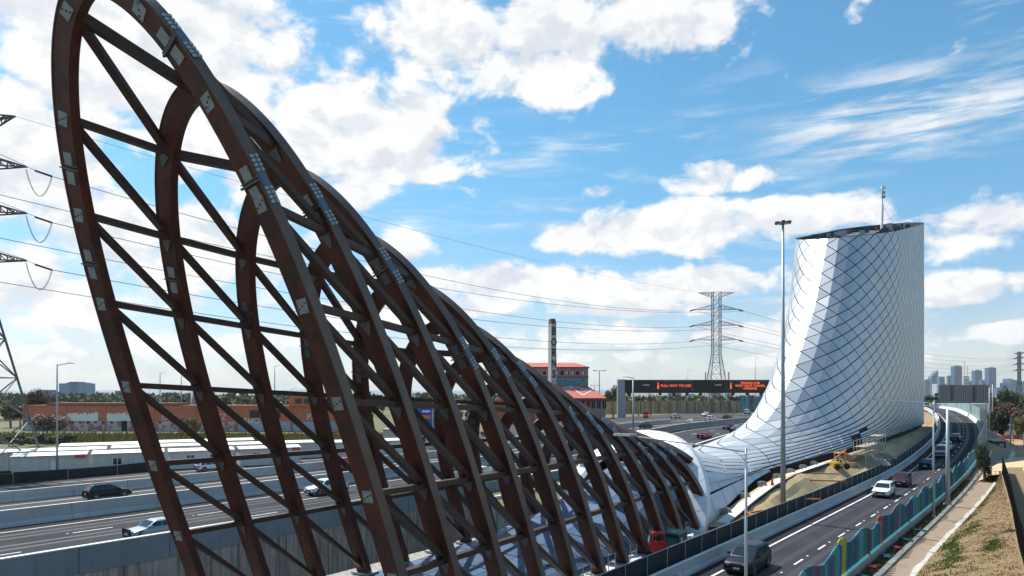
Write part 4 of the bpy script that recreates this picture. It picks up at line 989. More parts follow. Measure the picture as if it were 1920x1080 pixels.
car('sedan', 'white sedan in the queue, half hidden by the median barrier', 192.1, -81.4, 1, Wt, zL)
car('van', 'white van far back in the queue below the gantry', 300, -101.0, 1, Wt, zL)
car('suv', 'grey wagon near the end of the queue below the gantry', 262, -85.4, 1, ('grey', (.5, .5, .5)), zL)
car('sedan', 'white sedan at the end of the queue beside the tower', 274, -82.0, 1, Wt, zL)
car('sedan', 'red sedan on the inner lanes left of the tower neck', 147.9, -59.6, -1, Rd, zL)
car('suv', 'maroon SUV on the inner lanes beside the silver skin', 174.1, -63.5, -1, Mr, zL)
car('sedan', 'grey sedan following the maroon SUV beside the silver skin', 166.5, -59.0, -1, Sv, zL)
car('sedan', 'bright red sedan glimpsed through the upper lattice, left one', 136.0, -112.5, -1, Rd, lambda s: zL(s)); car('suv', 'bright red wagon glimpsed through the upper lattice, right one', 143.5, -105.0, -1, Rd, zL)
car('suv', 'black SUV coming towards the camera on the lower road behind the lamp post', 46.8, -15.75, -1, Nv, zR)
car('suv', 'white SUV on the lower road passing the noise wall', 89.8, -14.4, -1, Wt, zR)
car('suv', 'dark maroon SUV just behind the white SUV on the lower road', 101.5, -14.2, -1, Mr, zR)
car('sedan', 'bright blue sedan on the lower road', 124.0, -13.9, -1, Bl, zR)
car('van', 'white van on the lower road behind the blue sedan', 139.0, -13.4, -1, Wt, zR)
car('ute', 'white pickup close behind the white van on the lower road', 147.0, -13.3, -1, Wt, zR)
car('sedan', 'white sedan in the dark shadow band on the lower road', 163.2, -13.3, -1, Wt, zR)
car('van', 'small dark van far round the bend under the overhead frame', 289, -32.2, -1, ('grey', (.5, .5, .5)), zR)
car('suv', 'dark wagon with a roof basket cut by the lower edge of the photo', 35.6, -15.4, 1, Nv, zR, rack='basket')

# ------------------------------------------------------------------ trees
BARK = M('bark', (.13, .10, .075), .9, var=.3, scale=2)
LEAF = {k: M('leaf_' + k, c, .75, 0, var=.12, scale=.3, island=.42) for k, c in {'green': (.055, .075, .018), 'olive': (.095, .095, .026), 'dark': (.022, .036, .012), 'rust': (.125, .055, .032), 'gold': (.17, .115, .03), 'bare': (.17, .115, .085), 'bush': (.075, .085, .02), 'straw': (.27, .21, .07)}.items()}
_tm = {}
def crown_mesh(kind, seed, n, leaf, lobes, flat):
    key = (kind, seed, n, leaf, lobes, flat)
    if key in _tm: return _tm[key]
    rnd = random.Random(seed); m = MB(); L_ = []
    for _ in range(lobes):
        while True:
            v = Vector((rnd.uniform(-1, 1), rnd.uniform(-1, 1), rnd.uniform(-.75, 1)))
            if v.length < .86: break
        L_.append((Vector((v.x * .72, v.y * .72, v.z * .62 * flat)), rnd.uniform(.22, .42)))
    L_.append((Vector((0, 0, 0)), .4))
    for _ in range(n):
        c, r = rnd.choice(L_); d = Vector((rnd.gauss(0, 1), rnd.gauss(0, 1), rnd.gauss(0, 1))).normalized()
        p = c + Vector((d.x, d.y, d.z * .8)) * r * (rnd.random() ** .35)
        nrm = (d + Vector((rnd.uniform(-.7, .7), rnd.uniform(-.7, .7), rnd.uniform(-.3, .9)))).normalized(); x = nrm.cross(UZ); x = x.normalized() if x.length > .05 else Vector((1, 0, 0)); y = nrm.cross(x)
        l = leaf * rnd.uniform(.6, 1.3); an = rnd.uniform(0, 3.14); u = x * math.cos(an) + y * math.sin(an); v = y * math.cos(an) - x * math.sin(an)
        m.add([p - u * l, p + v * l * .55, p + u * l, p - v * l * .55], [(0, 1, 2, 3)])
    me = bpy.data.meshes.new('crown'); me.from_pydata(m.v, [], m.f); me.materials.append(LEAF[kind]); _tm[key] = me; return me
def tree(label, x, y, z0, h, cw, ch, kind, seed=1, n=1500, leaf=.07, lobes=9, flat=1.0, name='tree', cat='tree', group=None, trunk=True, trunk_mat=None):
    o = thing(name, label, cat, (x, y, z0), random.uniform(0, 6.28), group)
    c = link('crown', crown_mesh(kind, seed, n, leaf, lobes, flat), o, (0, 0, h - ch / 2)); c.scale = (cw / 1.9, cw / 1.9, ch / 1.55)
    if trunk:
        rnd = random.Random(seed); m = MB(); tz = max(h - ch * .55, h * .25); r = .02 * h + .05
        m.tube((0, 0, -.3), (.04 * h * rnd.uniform(-1, 1), 0, tz), r * 1.3, r * .75, 8)
        for k in range(5):
            an = k * 1.256 + rnd.random(); q = Vector((math.cos(an) * cw * .28, math.sin(an) * cw * .28, h - ch * rnd.uniform(.25, .6))); b = Vector((0, 0, tz * rnd.uniform(.7, 1))); m.tube(b, q, r * .5, r * .15, 6)
        m.build('trunk', trunk_mat or BARK, o)
    return o
random.seed(40)
def T(px, Y, top, base, wpx, kind, label, **k):
    z1 = EYE - (top - 738) * Y / 1280; z0 = EYE - (base - 738) * Y / 1280; cw = wpx * Y / 1280; h = z1 - max(z0, -.3) + max(z0, -.3); ch = k.pop('ch', .72) * z1
    tree(label, B(px, Y), Y, 0, z1, cw, ch, kind, **k)
T(74, 262, 722, 800, 62, 'rust', 'large rounded rust brown tree behind the brick warehouse', seed=1, n=3800, leaf=.055, ch=.8, lobes=12)
T(88, 170, 765, 832, 88, 'bare', 'spreading brown leaved tree in front of the brick warehouse', seed=2, n=3000, leaf=.05, ch=.8, flat=.95, lobes=12, trunk_mat=M('pale_bark', (.32, .27, .22), .9))
T(20, 245, 738, 800, 60, 'olive', 'olive tree at the left edge behind the pylon leg', seed=3, n=2200, ch=.85)
T(38, 235, 752, 802, 40, 'dark', 'dark green tree beside the brown rounded tree', seed=4, n=1800, ch=.85)
T(76, 285, 748, 790, 30, 'green', 'small green tree between rust tree and hospital', seed=5, n=1500, ch=.8)
T(1150, 300, 720, 790, 42, 'olive', 'round olive tree left of the gantry leg', seed=6, n=2600, ch=.82)
T(1220, 330, 737, 775, 22, 'rust', 'small brown tree seen under the gantry beam', seed=7, n=1200, ch=.8); T(1197, 340, 738, 775, 20, 'dark', 'small dark tree under the gantry beside the leg', seed=8, n=1200, ch=.8)
T(1312, 350, 740, 775, 16, 'olive', 'small olive tree seen under the gantry near the pylon foot', seed=9, n=900, ch=.8)
T(845, 185, 742, 800, 62, 'gold', 'yellowish tree glimpsed through the lattice', seed=10, n=2400, ch=.8); T(880, 190, 760, 808, 40, 'dark', 'dark tree glimpsed through the lattice', seed=11, n=1800, ch=.85)
T(345, 190, 775, 815, 44, 'bare', 'bare brown shrub in front of the warehouse graffiti, inside the first rib', seed=12, n=1700, ch=.85, flat=.8); T(368, 185, 775, 812, 30, 'gold', 'golden shrub beside the bare brown shrub', seed=13, n=1300, ch=.9)
for k, (px, Y, top, w, kind, lab) in enumerate([(1890, 215, 722, 36, 'dark', 'dark pine with flat crown at the right edge behind the yard'), (1912, 205, 742, 40, 'dark', 'dark bushy tree at the right edge of the photo'), (1868, 195, 748, 44, 'rust', 'reddish brown tree behind the dirt yard'), (1895, 190, 750, 50, 'rust', 'broad orange brown tree behind the white container'), (1862, 210, 735, 20, 'rust', 'narrow brown tree touching the overhead frame'), (1915, 180, 768, 40, 'olive', 'grey green tree at the edge behind the dirt yard'), (1858, 180, 770, 34, 'dark', 'dark tree below the sign backs')]):
    T(px, Y, top, 800, w, kind, lab, seed=20 + k, n=2600, leaf=.06, ch=.86, lobes=11)
for k, (px, Y, top, w, kind, lab) in enumerate([(1878, 232, 728, 40, 'dark', 'dark pine behind the reddish brown tree'), (1904, 228, 730, 46, 'olive', 'tall olive tree behind the broad orange brown tree'), (1880, 186, 762, 44, 'dark', 'low dark tree in front of the reddish brown tree'), (1908, 184, 760, 46, 'rust', 'low rust tree behind the white container'), (1930, 195, 735, 60, 'dark', 'dark tree cut by the right edge')]):
    T(px, Y, top, 800, w, kind, lab, seed=90 + k, n=3400, leaf=.075, ch=.95, lobes=13)
T(1846, 93, 822, 905, 36, 'dark', 'dense dark green shrub tree leaning over the wire gate', seed=30, n=4200, leaf=.055, ch=.96, lobes=12)
# belt of trees beyond the warehouse: each one apart
kinds = ['green', 'olive', 'gold', 'dark', 'olive', 'green']
words = ['first', 'second', 'third', 'fourth', 'fifth', 'sixth', 'seventh', 'eighth', 'ninth', 'tenth', 'eleventh', 'twelfth', 'thirteenth', 'fourteenth', 'fifteenth', 'sixteenth', 'seventeenth', 'eighteenth', 'nineteenth', 'twentieth', 'twenty first', 'twenty second', 'twenty third', 'twenty fourth', 'twenty fifth', 'twenty sixth', 'twenty seventh', 'twenty eighth', 'twenty ninth', 'thirtieth']
for k in range(30):
    px = 98 + k * 27 + random.uniform(-8, 8); Y = random.uniform(330, 430); top = random.uniform(736, 750); kd = kinds[k % 6]
    T(px, Y, top, 775, random.uniform(26, 40), kd, '%s tree of the belt beyond the brick warehouse, %s from the left' % ({'green': 'green', 'olive': 'olive', 'gold': 'yellowish', 'dark': 'dark'}[kd], words[k]), seed=50 + k % 7, n=900, leaf=.085, ch=.9, group='belt of trees beyond the warehouse')
def far_wood(name, label, px0, px1, Y0, Y1, n, hmax, mat):
    m = MB(); rnd = random.Random(91)
    for _ in range(n):
        Y = rnd.uniform(Y0, Y1); px = rnd.uniform(px0, px1); x = B(px, Y); h = rnd.uniform(.5, 1) * hmax; w = rnd.uniform(4, 9)
        for _k in range(16):
            c = Vector((x + rnd.uniform(-w, w), Y + rnd.uniform(-w, w), h * rnd.uniform(.25, 1))); d = Vector((rnd.uniform(-1, 1), rnd.uniform(-1, 1), rnd.uniform(-.2, 1))).normalized(); u = d.cross(UZ).normalized(); v = d.cross(u); l = rnd.uniform(1.2, 2.6)
            m.add([c - u * l, c - v * l, c + u * l, c + v * l], [(0, 1, 2, 3)])
    struct(m.build(name, mat), label, 'stuff')
far_wood('far_woodland', 'far belt of woodland along the horizon', -150, 1000, 520, 1100, 520, 13, M('far_leaf', (.06, .075, .028), .85, island=.4))
far_wood('far_suburb_trees', 'far trees in front of the city', 1120, 2100, 480, 1200, 300, 10, M('far_leaf'))
# bushes and rough grass between cabins and warehouse
random.seed(17)
for k in range(9):
    px = 20 + k * 14; Y = 158 + random.uniform(-4, 6)
    tree('%s dark bush of the hedge behind the cabins, counted from the left edge' % words[k], B(px, Y), Y, 0, random.uniform(2.2, 3.2), random.uniform(3.5, 4.5), 2.6, 'dark' if k % 3 else 'bush', seed=70 + k % 3, n=700, leaf=.11, name='bush', cat='bush', group='hedge behind the cabins', trunk=False)
m = MB(); rnd = random.Random(5)
for _ in range(9000):
    Y = rnd.uniform(165, 200); px = rnd.uniform(-20, 900); p = Vector((B(px, Y), Y, -.25)); h = rnd.uniform(.5, 1.6); an = rnd.uniform(0, 6.28); d = Vector((math.cos(an), math.sin(an), 0)) * .35
    m.add([p - d, p + d, p + UZ * h + d * rnd.uniform(-1, 1)], [(0, 1, 2)])
struct(m.build('tall_grass', M('yellow_grass', (.25, .20, .045), .9, island=.4)), 'yellow green tall grass in front of the brick warehouse', 'stuff')
for k, (px, Y) in enumerate([(668, 146), (688, 150), (560, 140), (590, 141), (640, 143)]):
    tree('low grey green bush by the cloth fence, %s from the left' % ['fourth', 'fifth', 'first', 'second', 'third'][k], B(px, Y), Y, 0, 1.7, 3.4, 1.7, 'bush', seed=73, n=600, leaf=.11, name='bush', cat='bush', group='bushes by the cloth fence', trunk=False)

# ------------------------------------------------------------------ portable cabins
CAB = M('cabin_wall', (.58, .58, .55), .7, var=.06, scale=.8, streak=.12); CABR = M('cabin_roof', (.74, .73, .68), .6, var=.08, scale=.5); CABG = M('cabin_glass', (.02, .025, .03), .1)
def cabin(label, p, yaw, L_, W, H_, wins=(), door=None, tag_red=False, roofc=CABR):
    o = thing('portable_cabin', label, 'cabin', p, yaw, group='white portable site cabins')
    m = MB(); m.box((L_ / 2, W / 2, H_ / 2 + .3), (L_, W, H_)); w = m.build('wall', CAB, o)
    n = int(L_ / 3.2)
    for k in range(1, n): m = MB(); m.box((L_ * k / n, -.012, H_ / 2 + .3), (.05, .03, H_ - .1)); m.build('joint_strip', GREY, w)
    m = MB(); m.loft([[Vector((x, y, H_ + .3 + z)) for y, z in ((-.25, 0), (W / 2, .28), (W + .25, 0), (W + .25, -.12), (W / 2, .14), (-.25, -.12))] for x in (-.2, L_ + .2)]); m.build('roof', roofc, o)
    m = MB(); m.box((L_ / 2, -.29, H_ + .26), (L_ + .4, .08, .12)); m.build('gutter', GREY, o)
    for x in wins:
        m = MB(); m.box((x, -.02, H_ * .58 + .3), (1.3, .06, 1.15)); f = m.build('window', WHITE, o)
        for q in (-.3, .3): m = MB(); m.box((x + q, -.06, H_ * .58 + .3), (.5, .03, .98)); m.build('pane', CABG, f)
    if door is not None:
        m = MB(); m.box((door, -.03, 1.35), (.95, .06, 2.0)); d = m.build('door', WHITE, o); m = MB(); m.box((door + .35, -.08, 1.3), (.06, .06, .14)); m.build('handle', TRIM, d)
    if tag_red: m = MB(); m.box((L_ * .93, -.3, H_ + .1), (1.4, .05, .5)); m.build('sign', M('cabin_sign_red', (.5, .05, .03), .5), o)
def along(d, row):
    c, sn = math.cos(R(28)), math.sin(R(28)); return (-71.5 + c * d - sn * row, 97.5 + sn * d + c * row, -.25), R(28)
cabin('long white cabin with a red sign at its end, behind the lamp post', *along(0, 0), 9.0, 7, 2.9, (), 5.2, True)
cabin('white cabin with two windows right of the red sign', *along(9.9, 0), 9.4, 7, 2.9, (3.2, 7.6), None)
cabin('white cabin behind the white SUV with a small window', *along(20.2, .6), 9.4, 6, 2.8, (3, 6.4), None)
cabin('white cabin with a red end sign behind the second rib', *along(30.6, .6), 9.6, 6, 2.8, (2.5,), None, True)
cabin('white cabin roof in the second row behind the lamp post', *along(-5, 10), 16, 6, 2.9)
cabin('white cabin roof in the second row behind the first rib', *along(12, 10), 15, 6, 3.0)
cabin('white cabin roof in the second row between the second and third ribs', *along(28.5, 10), 18, 6, 2.9)
cabin('white cabin roof in the third row by the dark hedge', *along(4, 19), 14, 6, 3.0)
cabin('white cabin roof in the third row behind the grass', *along(19, 19), 16, 6, 3.1)
cabin('white cabin at the end of the rows near the warehouse end', *along(47.5, 6), 14, 6, 3.0, (5,))
tr = thing('small_trailer', 'small orange machine beside the white SUV', 'machine', (B(398, 113), 113, 0))
m = MB(); m.box((0, 0, .9), (2.6, 1.4, .9)); m.box((-.6, 0, 1.6), (1.0, 1.2, .6)); m.build('body', M('orange_machine', (.5, .2, .03), .6), tr)
for sx in (-.8, .8): m = MB(); m.tube((sx, -.8, .4), (sx, -.55, .4), .4, n=12); m.build('wheel', TYRE, tr)
for k, (px, Y, lab, c) in enumerate([(838, 150, 'short pale kiosk glimpsed through the middle of the lattice', (.55, .53, .48)), (757, 165, 'low cream shed glimpsed right of the front rib', (.6, .57, .48))]):
    o = thing('shed', lab, 'shed', (B(px, Y), Y, -.2)); m = MB(); m.box((0, 0, 1.7), (9, 5, 3.6)); m.build('wall', M('shed%d' % k, c, .8), o); m = MB(); m.box((0, 0, 3.6), (9.6, 5.6, .25)); m.build('roof', GREY, o); m = MB(); m.box((1.5, -2.54, 1.8), (2.4, .08, 1.1)); m.build('window', CABG, o)
bs = thing('blue_sign', 'blue and orange hoarding sign glimpsed through the lattice', 'sign', (B(797, 170), 170, 0))
m = MB(); m.box((0, 0, 6.2), (4.3, .2, 5.6)); pn = m.build('board', M('sign_blue', (.015, .06, .32), .5), bs)
m = MB(); m.box((.3, -.13, 6.2), (2.2, .05, .9)); m.build('orange_mark', M('sign_orange', (.7, .2, .04), .5), pn); m = MB(); m.box((.3, -.13, 7.6), (1.9, .05, .5)); m.build('white_mark', WHITE, pn)
for x in (-1.6, 1.6): m = MB(); m.tube((x, .2, -.2), (x, .2, 4.5), .12, n=6); m.build('post', GREY, bs)

# ------------------------------------------------------------------ brick warehouse with graffiti
def brick_mat(name, base, mortar, scale):
    m = bpy.data.materials.new(name); m.use_nodes = True; nt = m.node_tree; b = nt.nodes['Principled BSDF']; L = nt.links.new
    tcn = nt.nodes.new('ShaderNodeTexCoord'); mp = nt.nodes.new('ShaderNodeMapping'); mp.inputs['Rotation'].default_value = (R(90), 0, 0); L(tcn.outputs['Object'], mp.inputs[0])
    br = nt.nodes.new('ShaderNodeTexBrick'); br.inputs['Scale'].default_value = scale; br.inputs['Color1'].default_value = (*base, 1); br.inputs['Color2'].default_value = (base[0] * .75, base[1] * .7, base[2] * .7, 1); br.inputs['Mortar'].default_value = (*mortar, 1); br.inputs['Mortar Size'].default_value = .012; L(mp.outputs[0], br.inputs['Vector'])
    n = nt.nodes.new('ShaderNodeTexNoise'); n.inputs['Scale'].default_value = .5; n.inputs['Detail'].default_value = 6; L(tcn.outputs['Object'], n.inputs['Vector'])
    mr = nt.nodes.new('ShaderNodeMapRange'); L(n.outputs[0], mr.inputs[0]); mr.inputs[3].default_value = .75; mr.inputs[4].default_value = 1.25
    mx = nt.nodes.new('ShaderNodeMix'); mx.data_type = 'RGBA'; mx.blend_type = 'MULTIPLY'; mx.inputs[0].default_value = 1; L(br.outputs[0], mx.inputs[6]); L(mr.outputs[0], mx.inputs[7]); L(mx.outputs[2], b.inputs['Base Color']); b.inputs['Roughness'].default_value = .9
    MATS[name] = m; return m
BRICK = brick_mat('red_brick', (.68, .17, .09), (.5, .36, .28), 1.2)
GRAF = M('graffiti_wall', (.58, .53, .52), .8, var=.25, scale=.5, second=(.40, .13, .14), second_amt=(.46, .56), detail=9); GRAF2 = M('graffiti_blue_wall', (.42, .47, .55), .8, var=.3, scale=.7, second=(.5, .2, .2), second_amt=(.55, .62), detail=9)
wh = thing('brick_warehouse', 'long derelict red brick warehouse covered in white graffiti beyond the cabins', 'warehouse', (B(43, 225), 225, -.2), R(-3))
WL = 108.0; WH = 8.2
bays = [(0, 14.5, BRICK), (14.5, 28, BRICK), (28, 44, BRICK), (44, 58, BRICK), (58, 72, BRICK), (72, 90, BRICK), (90, WL, BRICK)]
for a, b, mt in bays:
    m = MB(); m.box(((a + b) / 2, 6, WH / 2), (b - a - .03, 12, WH)); m.build('wall', mt, wh)
    m = MB(); m.box(((a + b) / 2, -.02, 1.55), (b - a - .4, .06, 3.1)); m.build('painted_plinth', GRAF if int(a) % 3 else GRAF2, wh)
    m = MB(); m.box((a + .3, -.1, WH / 2), (.5, .3, WH)); m.build('pilaster', BRICK, wh)
m = MB(); m.box((30, 4, WH + .5), (44, 8, .9)); m.build('roof', M('rust_roof', (.30, .12, .08), .8), wh)
m = MB(); m.box((WL / 2, 6, WH + .08), (WL + .5, 12.4, .16)); m.build('coping', M('coping_dark', (.2, .08, .06), .8), wh)
m = MB(); m.box((100, 3, WH + 1.6), (20, 9, 3.2)); m.build('upper_storey', BRICK, wh)
rnd = random.Random(9)
for (x0, x1) in ((15, 25.6), (28.2, 42.2)):                          # ragged white paint bands
    m = MB(); n = int((x1 - x0) / .55)
    for k in range(n):
        xa, xb = x0 + (x1 - x0) * k / n, x0 + (x1 - x0) * (k + 1) / n; m.loft([[Vector((x, y, z)) for x, z in ((xa, 3.2), (xb, 3.2), (xb, 5.2 + rnd.uniform(-.3, 1.1)), (xa, 5.2 + rnd.uniform(-.3, .9)))] for y in (-.03, -.012)])
    m.build('painted_band', WHITE, wh)
for tx, x, z, sz in (('ISER', 49.5, 4.4, 2.6), ('AUTZ', 65, 4.5, 2.8), ('OSHO', 76, 3.3, 2.6), ('PAUS', 98.5, 4.6, 2.9)):
    link('graffiti_lettering', text_mesh(tx, sz, WHITE if tx != 'AUTZ' else M('graffiti_cream', (.75, .6, .4), .6), .015), wh, (x, -.045, z), (R(90), 0, 0))
for k, x in enumerate([16.8, 19.6, 22.3, 24.8, 27.5, 30.3, 46.5, 55.6]):
    m = MB(); m.box((x, -.03, 2.75), (1.0, .1, .6)); w_ = m.build('window', M('window_frame_dark', (.06, .05, .05), .7), wh); m = MB(); m.box((x, -.09, 2.75), (.84, .02, .44)); m.build('pane', DARK, w_)
m = MB(); m.box((34.5, -.04, 1.7), (1.9, .12, 3.2)); m.build('doorway', DARK, wh)
for x in (78, 81.5, 85): m = MB(); m.box((x, -.05, 5.6), (3.2, .12, 2.6)); w_ = m.build('window', M('window_frame_dark'), wh); m = MB(); m.box((x, -.12, 5.6), (2.8, .03, 2.2)); m.build('pane', CABG, w_)
for x in (93, 96, 99, 102, 105): m = MB(); m.box((x, -1.55, WH + 1.6), (2.2, .12, 1.7)); w_ = m.build('window', M('window_frame_dark'), wh); m = MB(); m.box((x, -1.63, WH + 1.6), (1.8, .03, 1.3)); m.build('pane', CABG, w_)
sl = thing('steel_silos', 'pair of small grey silos standing behind the warehouse roof', 'silo', (B(363, 250), 250, 0))
for x in (0, 2.4): m = MB(); m.tube((x, 0, 0), (x, 0, 12.8), 1.0, n=14); m.build('silo_body', GREY, sl, True); m = MB(); m.tube((x, 0, 12.8), (x, 0, 13.8), 1.0, .2, n=14); m.build('silo_cap', GREY, sl)

# ------------------------------------------------------------------ red roofed factory and its chimney
RROOF = M('red_roof', (.52, .13, .10), .65, var=.12, scale=.4, streak=.12)
FW = M('factory_wall', (.36, .27, .26), .85, var=.2, scale=.6, second=(.30, .15, .13), second_amt=(.5, .62)); GF = M('teal_graffiti', (.06, .34, .36), .7, var=.3, scale=.9, second=(.02, .12, .16), second_amt=(.52, .58), detail=4)
FY = 255.0
def fz(py): return EYE - (py - 738) * FY / 1280
fac = thing('red_roof_factory', 'red roofed old factory block with graffiti behind the lattice crest', 'factory', (B(985, FY), FY, 0), 0)
fx = lambda px: B(px, FY) - B(985, FY)
m = MB(); m.box(((fx(940) + fx(1103)) / 2, 7, fz(690) / 2), (fx(1103) - fx(940), 14, fz(690))); up = m.build('upper_wall', FW, fac)
m = MB(); x0, x1 = fx(938), fx(1105); zt, ze = fz(679), fz(688); m.loft([[Vector((x0, -.5, ze)), Vector((x1, -.5, ze)), Vector((x1, 14.5, ze)), Vector((x0, 14.5, ze))], [Vector((x0 + 2, 5, zt)), Vector((x1 - 5, 5, zt)), Vector((x1 - 5, 10, zt)), Vector((x0 + 2, 10, zt))]]); m.build('upper_roof', RROOF, fac)
m = MB(); m.box(((x0 + x1) / 2, -.35, ze - .25), (x1 - x0, .4, .5)); m.build('fascia', M('fascia_red', (.2, .03, .025), .7), fac)
for k, px in enumerate([1000, 1010, 1021, 1033, 1045, 1054, 1063, 1074, 1083, 1094]):
    m = MB(); m.box((fx(px), -.03, fz(699.5)), (1.25, .12, 1.35)); w_ = m.build('window', M('window_frame_dark'), fac); m = MB(); m.box((fx(px) - .12, -.1, fz(699.5)), (.8, .03, 1.15)); m.build('pane', (M('sky_lit_pane', (.55, .62, .68), .3) if k % 3 != 2 else DARK), w_)
m = MB(); m.box(((fx(1040) + fx(1099)) / 2, -.04, fz(716.5)), (fx(1099) - fx(1040), .06, 2.1)); m.build('graffiti_panel', GF, fac)
m = MB(); m.box(((x0 + x1) / 2, -.1, fz(707)), (x1 - x0 - .4, .22, .35)); m.build('string_course', M('fascia_red'), fac)
m = MB(); a0, a1, b0, b1 = fx(1030), fx(1100), fx(1000), fx(1131); zr1, zr0 = fz(723), fz(746); m.loft([[Vector((a0, -.3, zr1)), Vector((a1, -.3, zr1)), Vector((b1, -9.5, zr0)), Vector((b0, -9.5, zr0))], [Vector((a0, -.3, zr1 - .3)), Vector((a1, -.3, zr1 - .3)), Vector((b1, -9.5, zr0 - .3)), Vector((b0, -9.5, zr0 - .3))]]); m.build('lower_roof', RROOF, fac)
nr = Vector((0, -(zr1 - zr0), 9.2)).normalized(); up_ = Vector((0, 9.2, zr1 - zr0)).normalized()
def on_roof(u, v): return Vector((u, -9.5 + 9.2 * v, zr0 + (zr1 - zr0) * v)) + nr * .04
m = MB()                                                                 # white painted scrawl on the lower roof
for (ua, va), (ub, vb) in [((fx(1067), .98), (fx(1089), .22)), ((fx(1089), .22), (fx(1108), .62)), ((fx(1108), .62), (fx(1070), .92)), ((fx(1086), .64), (fx(1100), .58))]: m.beam(on_roof(ua, va), on_roof(ub, vb), .42, .03, up=nr)
for k in range(12):
    an = k * math.pi / 6; an2 = (k + 1) * math.pi / 6
    for cx in (fx(1060), fx(1065)): m.beam(on_roof(cx + 1.1 * math.cos(an), .72 + .15 * math.sin(an)), on_roof(cx + 1.1 * math.cos(an2), .72 + .15 * math.sin(an2)), .3, .03, up=nr)
m.build('roof_scrawl', WHITE, fac)
m = MB(); m.box(((b0 + b1) / 2, -4.6, zr0 / 2 - .4), (b1 - b0 - .8, 9.2, zr0 - .8)); m.build('lower_wall', FW, fac)
m = MB(); m.box(((b0 + b1) / 2, -9.45, zr0 - .65), (b1 - b0, .25, .9)); m.build('fascia', M('fascia_red'), fac)
for px in (1078, 1088, 1098, 1107, 1117, 1127): m = MB(); m.box((fx(px), -9.25, fz(757)), (1.3, .12, 3.2)); w_ = m.build('window', DARK, fac); m = MB(); m.box((fx(px), -9.33, fz(757)), (.08, .05, 3.2)); m.build('mullion', GREY, w_)
m = MB(); m.box((fx(968), -2, 5), (16, 8, 10)); m.build('orange_wing', M('orange_brick', (.45, .13, .06), .9), fac)
ch = thing('chimney', 'tall square concrete chimney with black painted letters above the red roof', 'chimney', (B(1035.5, 248), 248, 0), R(28))
zc = EYE + (738 - 598) * 248 / 1280
m = MB(); m.loft([[Vector((sx * w, sy * w, z)) for sx, sy in ((-1, -1), (1, -1), (1, 1), (-1, 1))] for z, w in ((-.2, 1.2), (zc - 1.8, 1.05))]); m.build('shaft', M('chimney_concrete', (.48, .47, .44), .85, var=.2, scale=.5, streak=.2), ch)
m = MB(); m.loft([[Vector((sx * w, sy * w, z)) for sx, sy in ((-1, -1), (1, -1), (1, 1), (-1, 1))] for z, w in ((zc - 1.8, 1.08), (zc, .8))]); m.build('cap', M('chimney_cap', (.17, .05, .045), .8), ch)
for k, c in enumerate('BORNS'):
    l = link('lettering', text_mesh(c, 3.7, BOLT, .02, bold=.10), ch, (0, -1.16, zc - 4.7 - k * 3.85), (R(90), 0, 0)); l.scale = (.85, 1.05, 1)
    m = MB(); m.box((0, -1.13, zc - 6.65 - k * 3.85), (1.3, .06, .25)); m.build('paint_mark', WHITE, ch)

# brown timber noise wall under the gantry
bw = thing('timber_wall', 'long brown timber noise wall behind the queue of cars', 'noise wall', P(212, -118, 3))
random.seed(4); w0 = bw.location.copy(); A_, B_ = Vector((B(1128, 292), 292, 0)), Vector((B(1396, 322), 322, 0)); n = 96
TW = M('weathered_timber', (.42, .32, .20), .9, var=.2, objvar=.3, scale=.8)
for k in range(n):
    p = A_.lerp(B_, (k + .5) / n); h = 5.6 + random.uniform(-.15, .25); dv = (B_ - A_).normalized(); m = MB(); m.box(p - w0 + UZ * (3.0 + h / 2), ((B_ - A_).length / n - .05, .14, h), (dv, dv.cross(UZ), UZ)); m.build('board', TW, bw)
    if k % 6 == 0: m = MB(); m.box(p - w0 + UZ * (3.1 + h / 2) - dv.cross(UZ) * -.0 + Vector((0, -.25, 0)), (.3, .3, h + .3)); m.build('post', M('timber_post', (.2, .15, .1), .9), bw)
tw = thing('teal_wall', 'teal blade noise wall between gantry and tower', 'noise wall', (B(1390, 300), 300, 3)); 
for k in range(16):
    c = 'teal' if k not in (7, 8) else 'red'; m = MB(); m.box((k * .62 * 1.0, 0, 4.2 + .3 * math.sin(k)), (.5, .2, 7.5)); m.build('blade', BL[random.choice(['teal', 'aqua', 'blue']) if c == 'teal' else 'maroon'], tw)
rs = thing('red_sign', 'small dark red sign on a post above the outer barrier', 'sign', (B(1211, 196), 196, 2.9)); m = MB(); m.box((0, 0, 2.9), (1.5, .12, 1.7)); pn = m.build('board', M('sign_maroon', (.13, .015, .015), .5), rs); 
for x in (-.3, .3): m = MB(); m.box((x, -.08, 2.9), (.35, .04, .6)); m.build('red_mark', M('sign_red_led', (.5, .03, .02), .5, emit=(.9, .05, .03), estr=.4), pn)
m = MB(); m.tube((0, .1, -.4), (0, .1, 2.1), .08, n=6); m.build('post', GREY, rs)

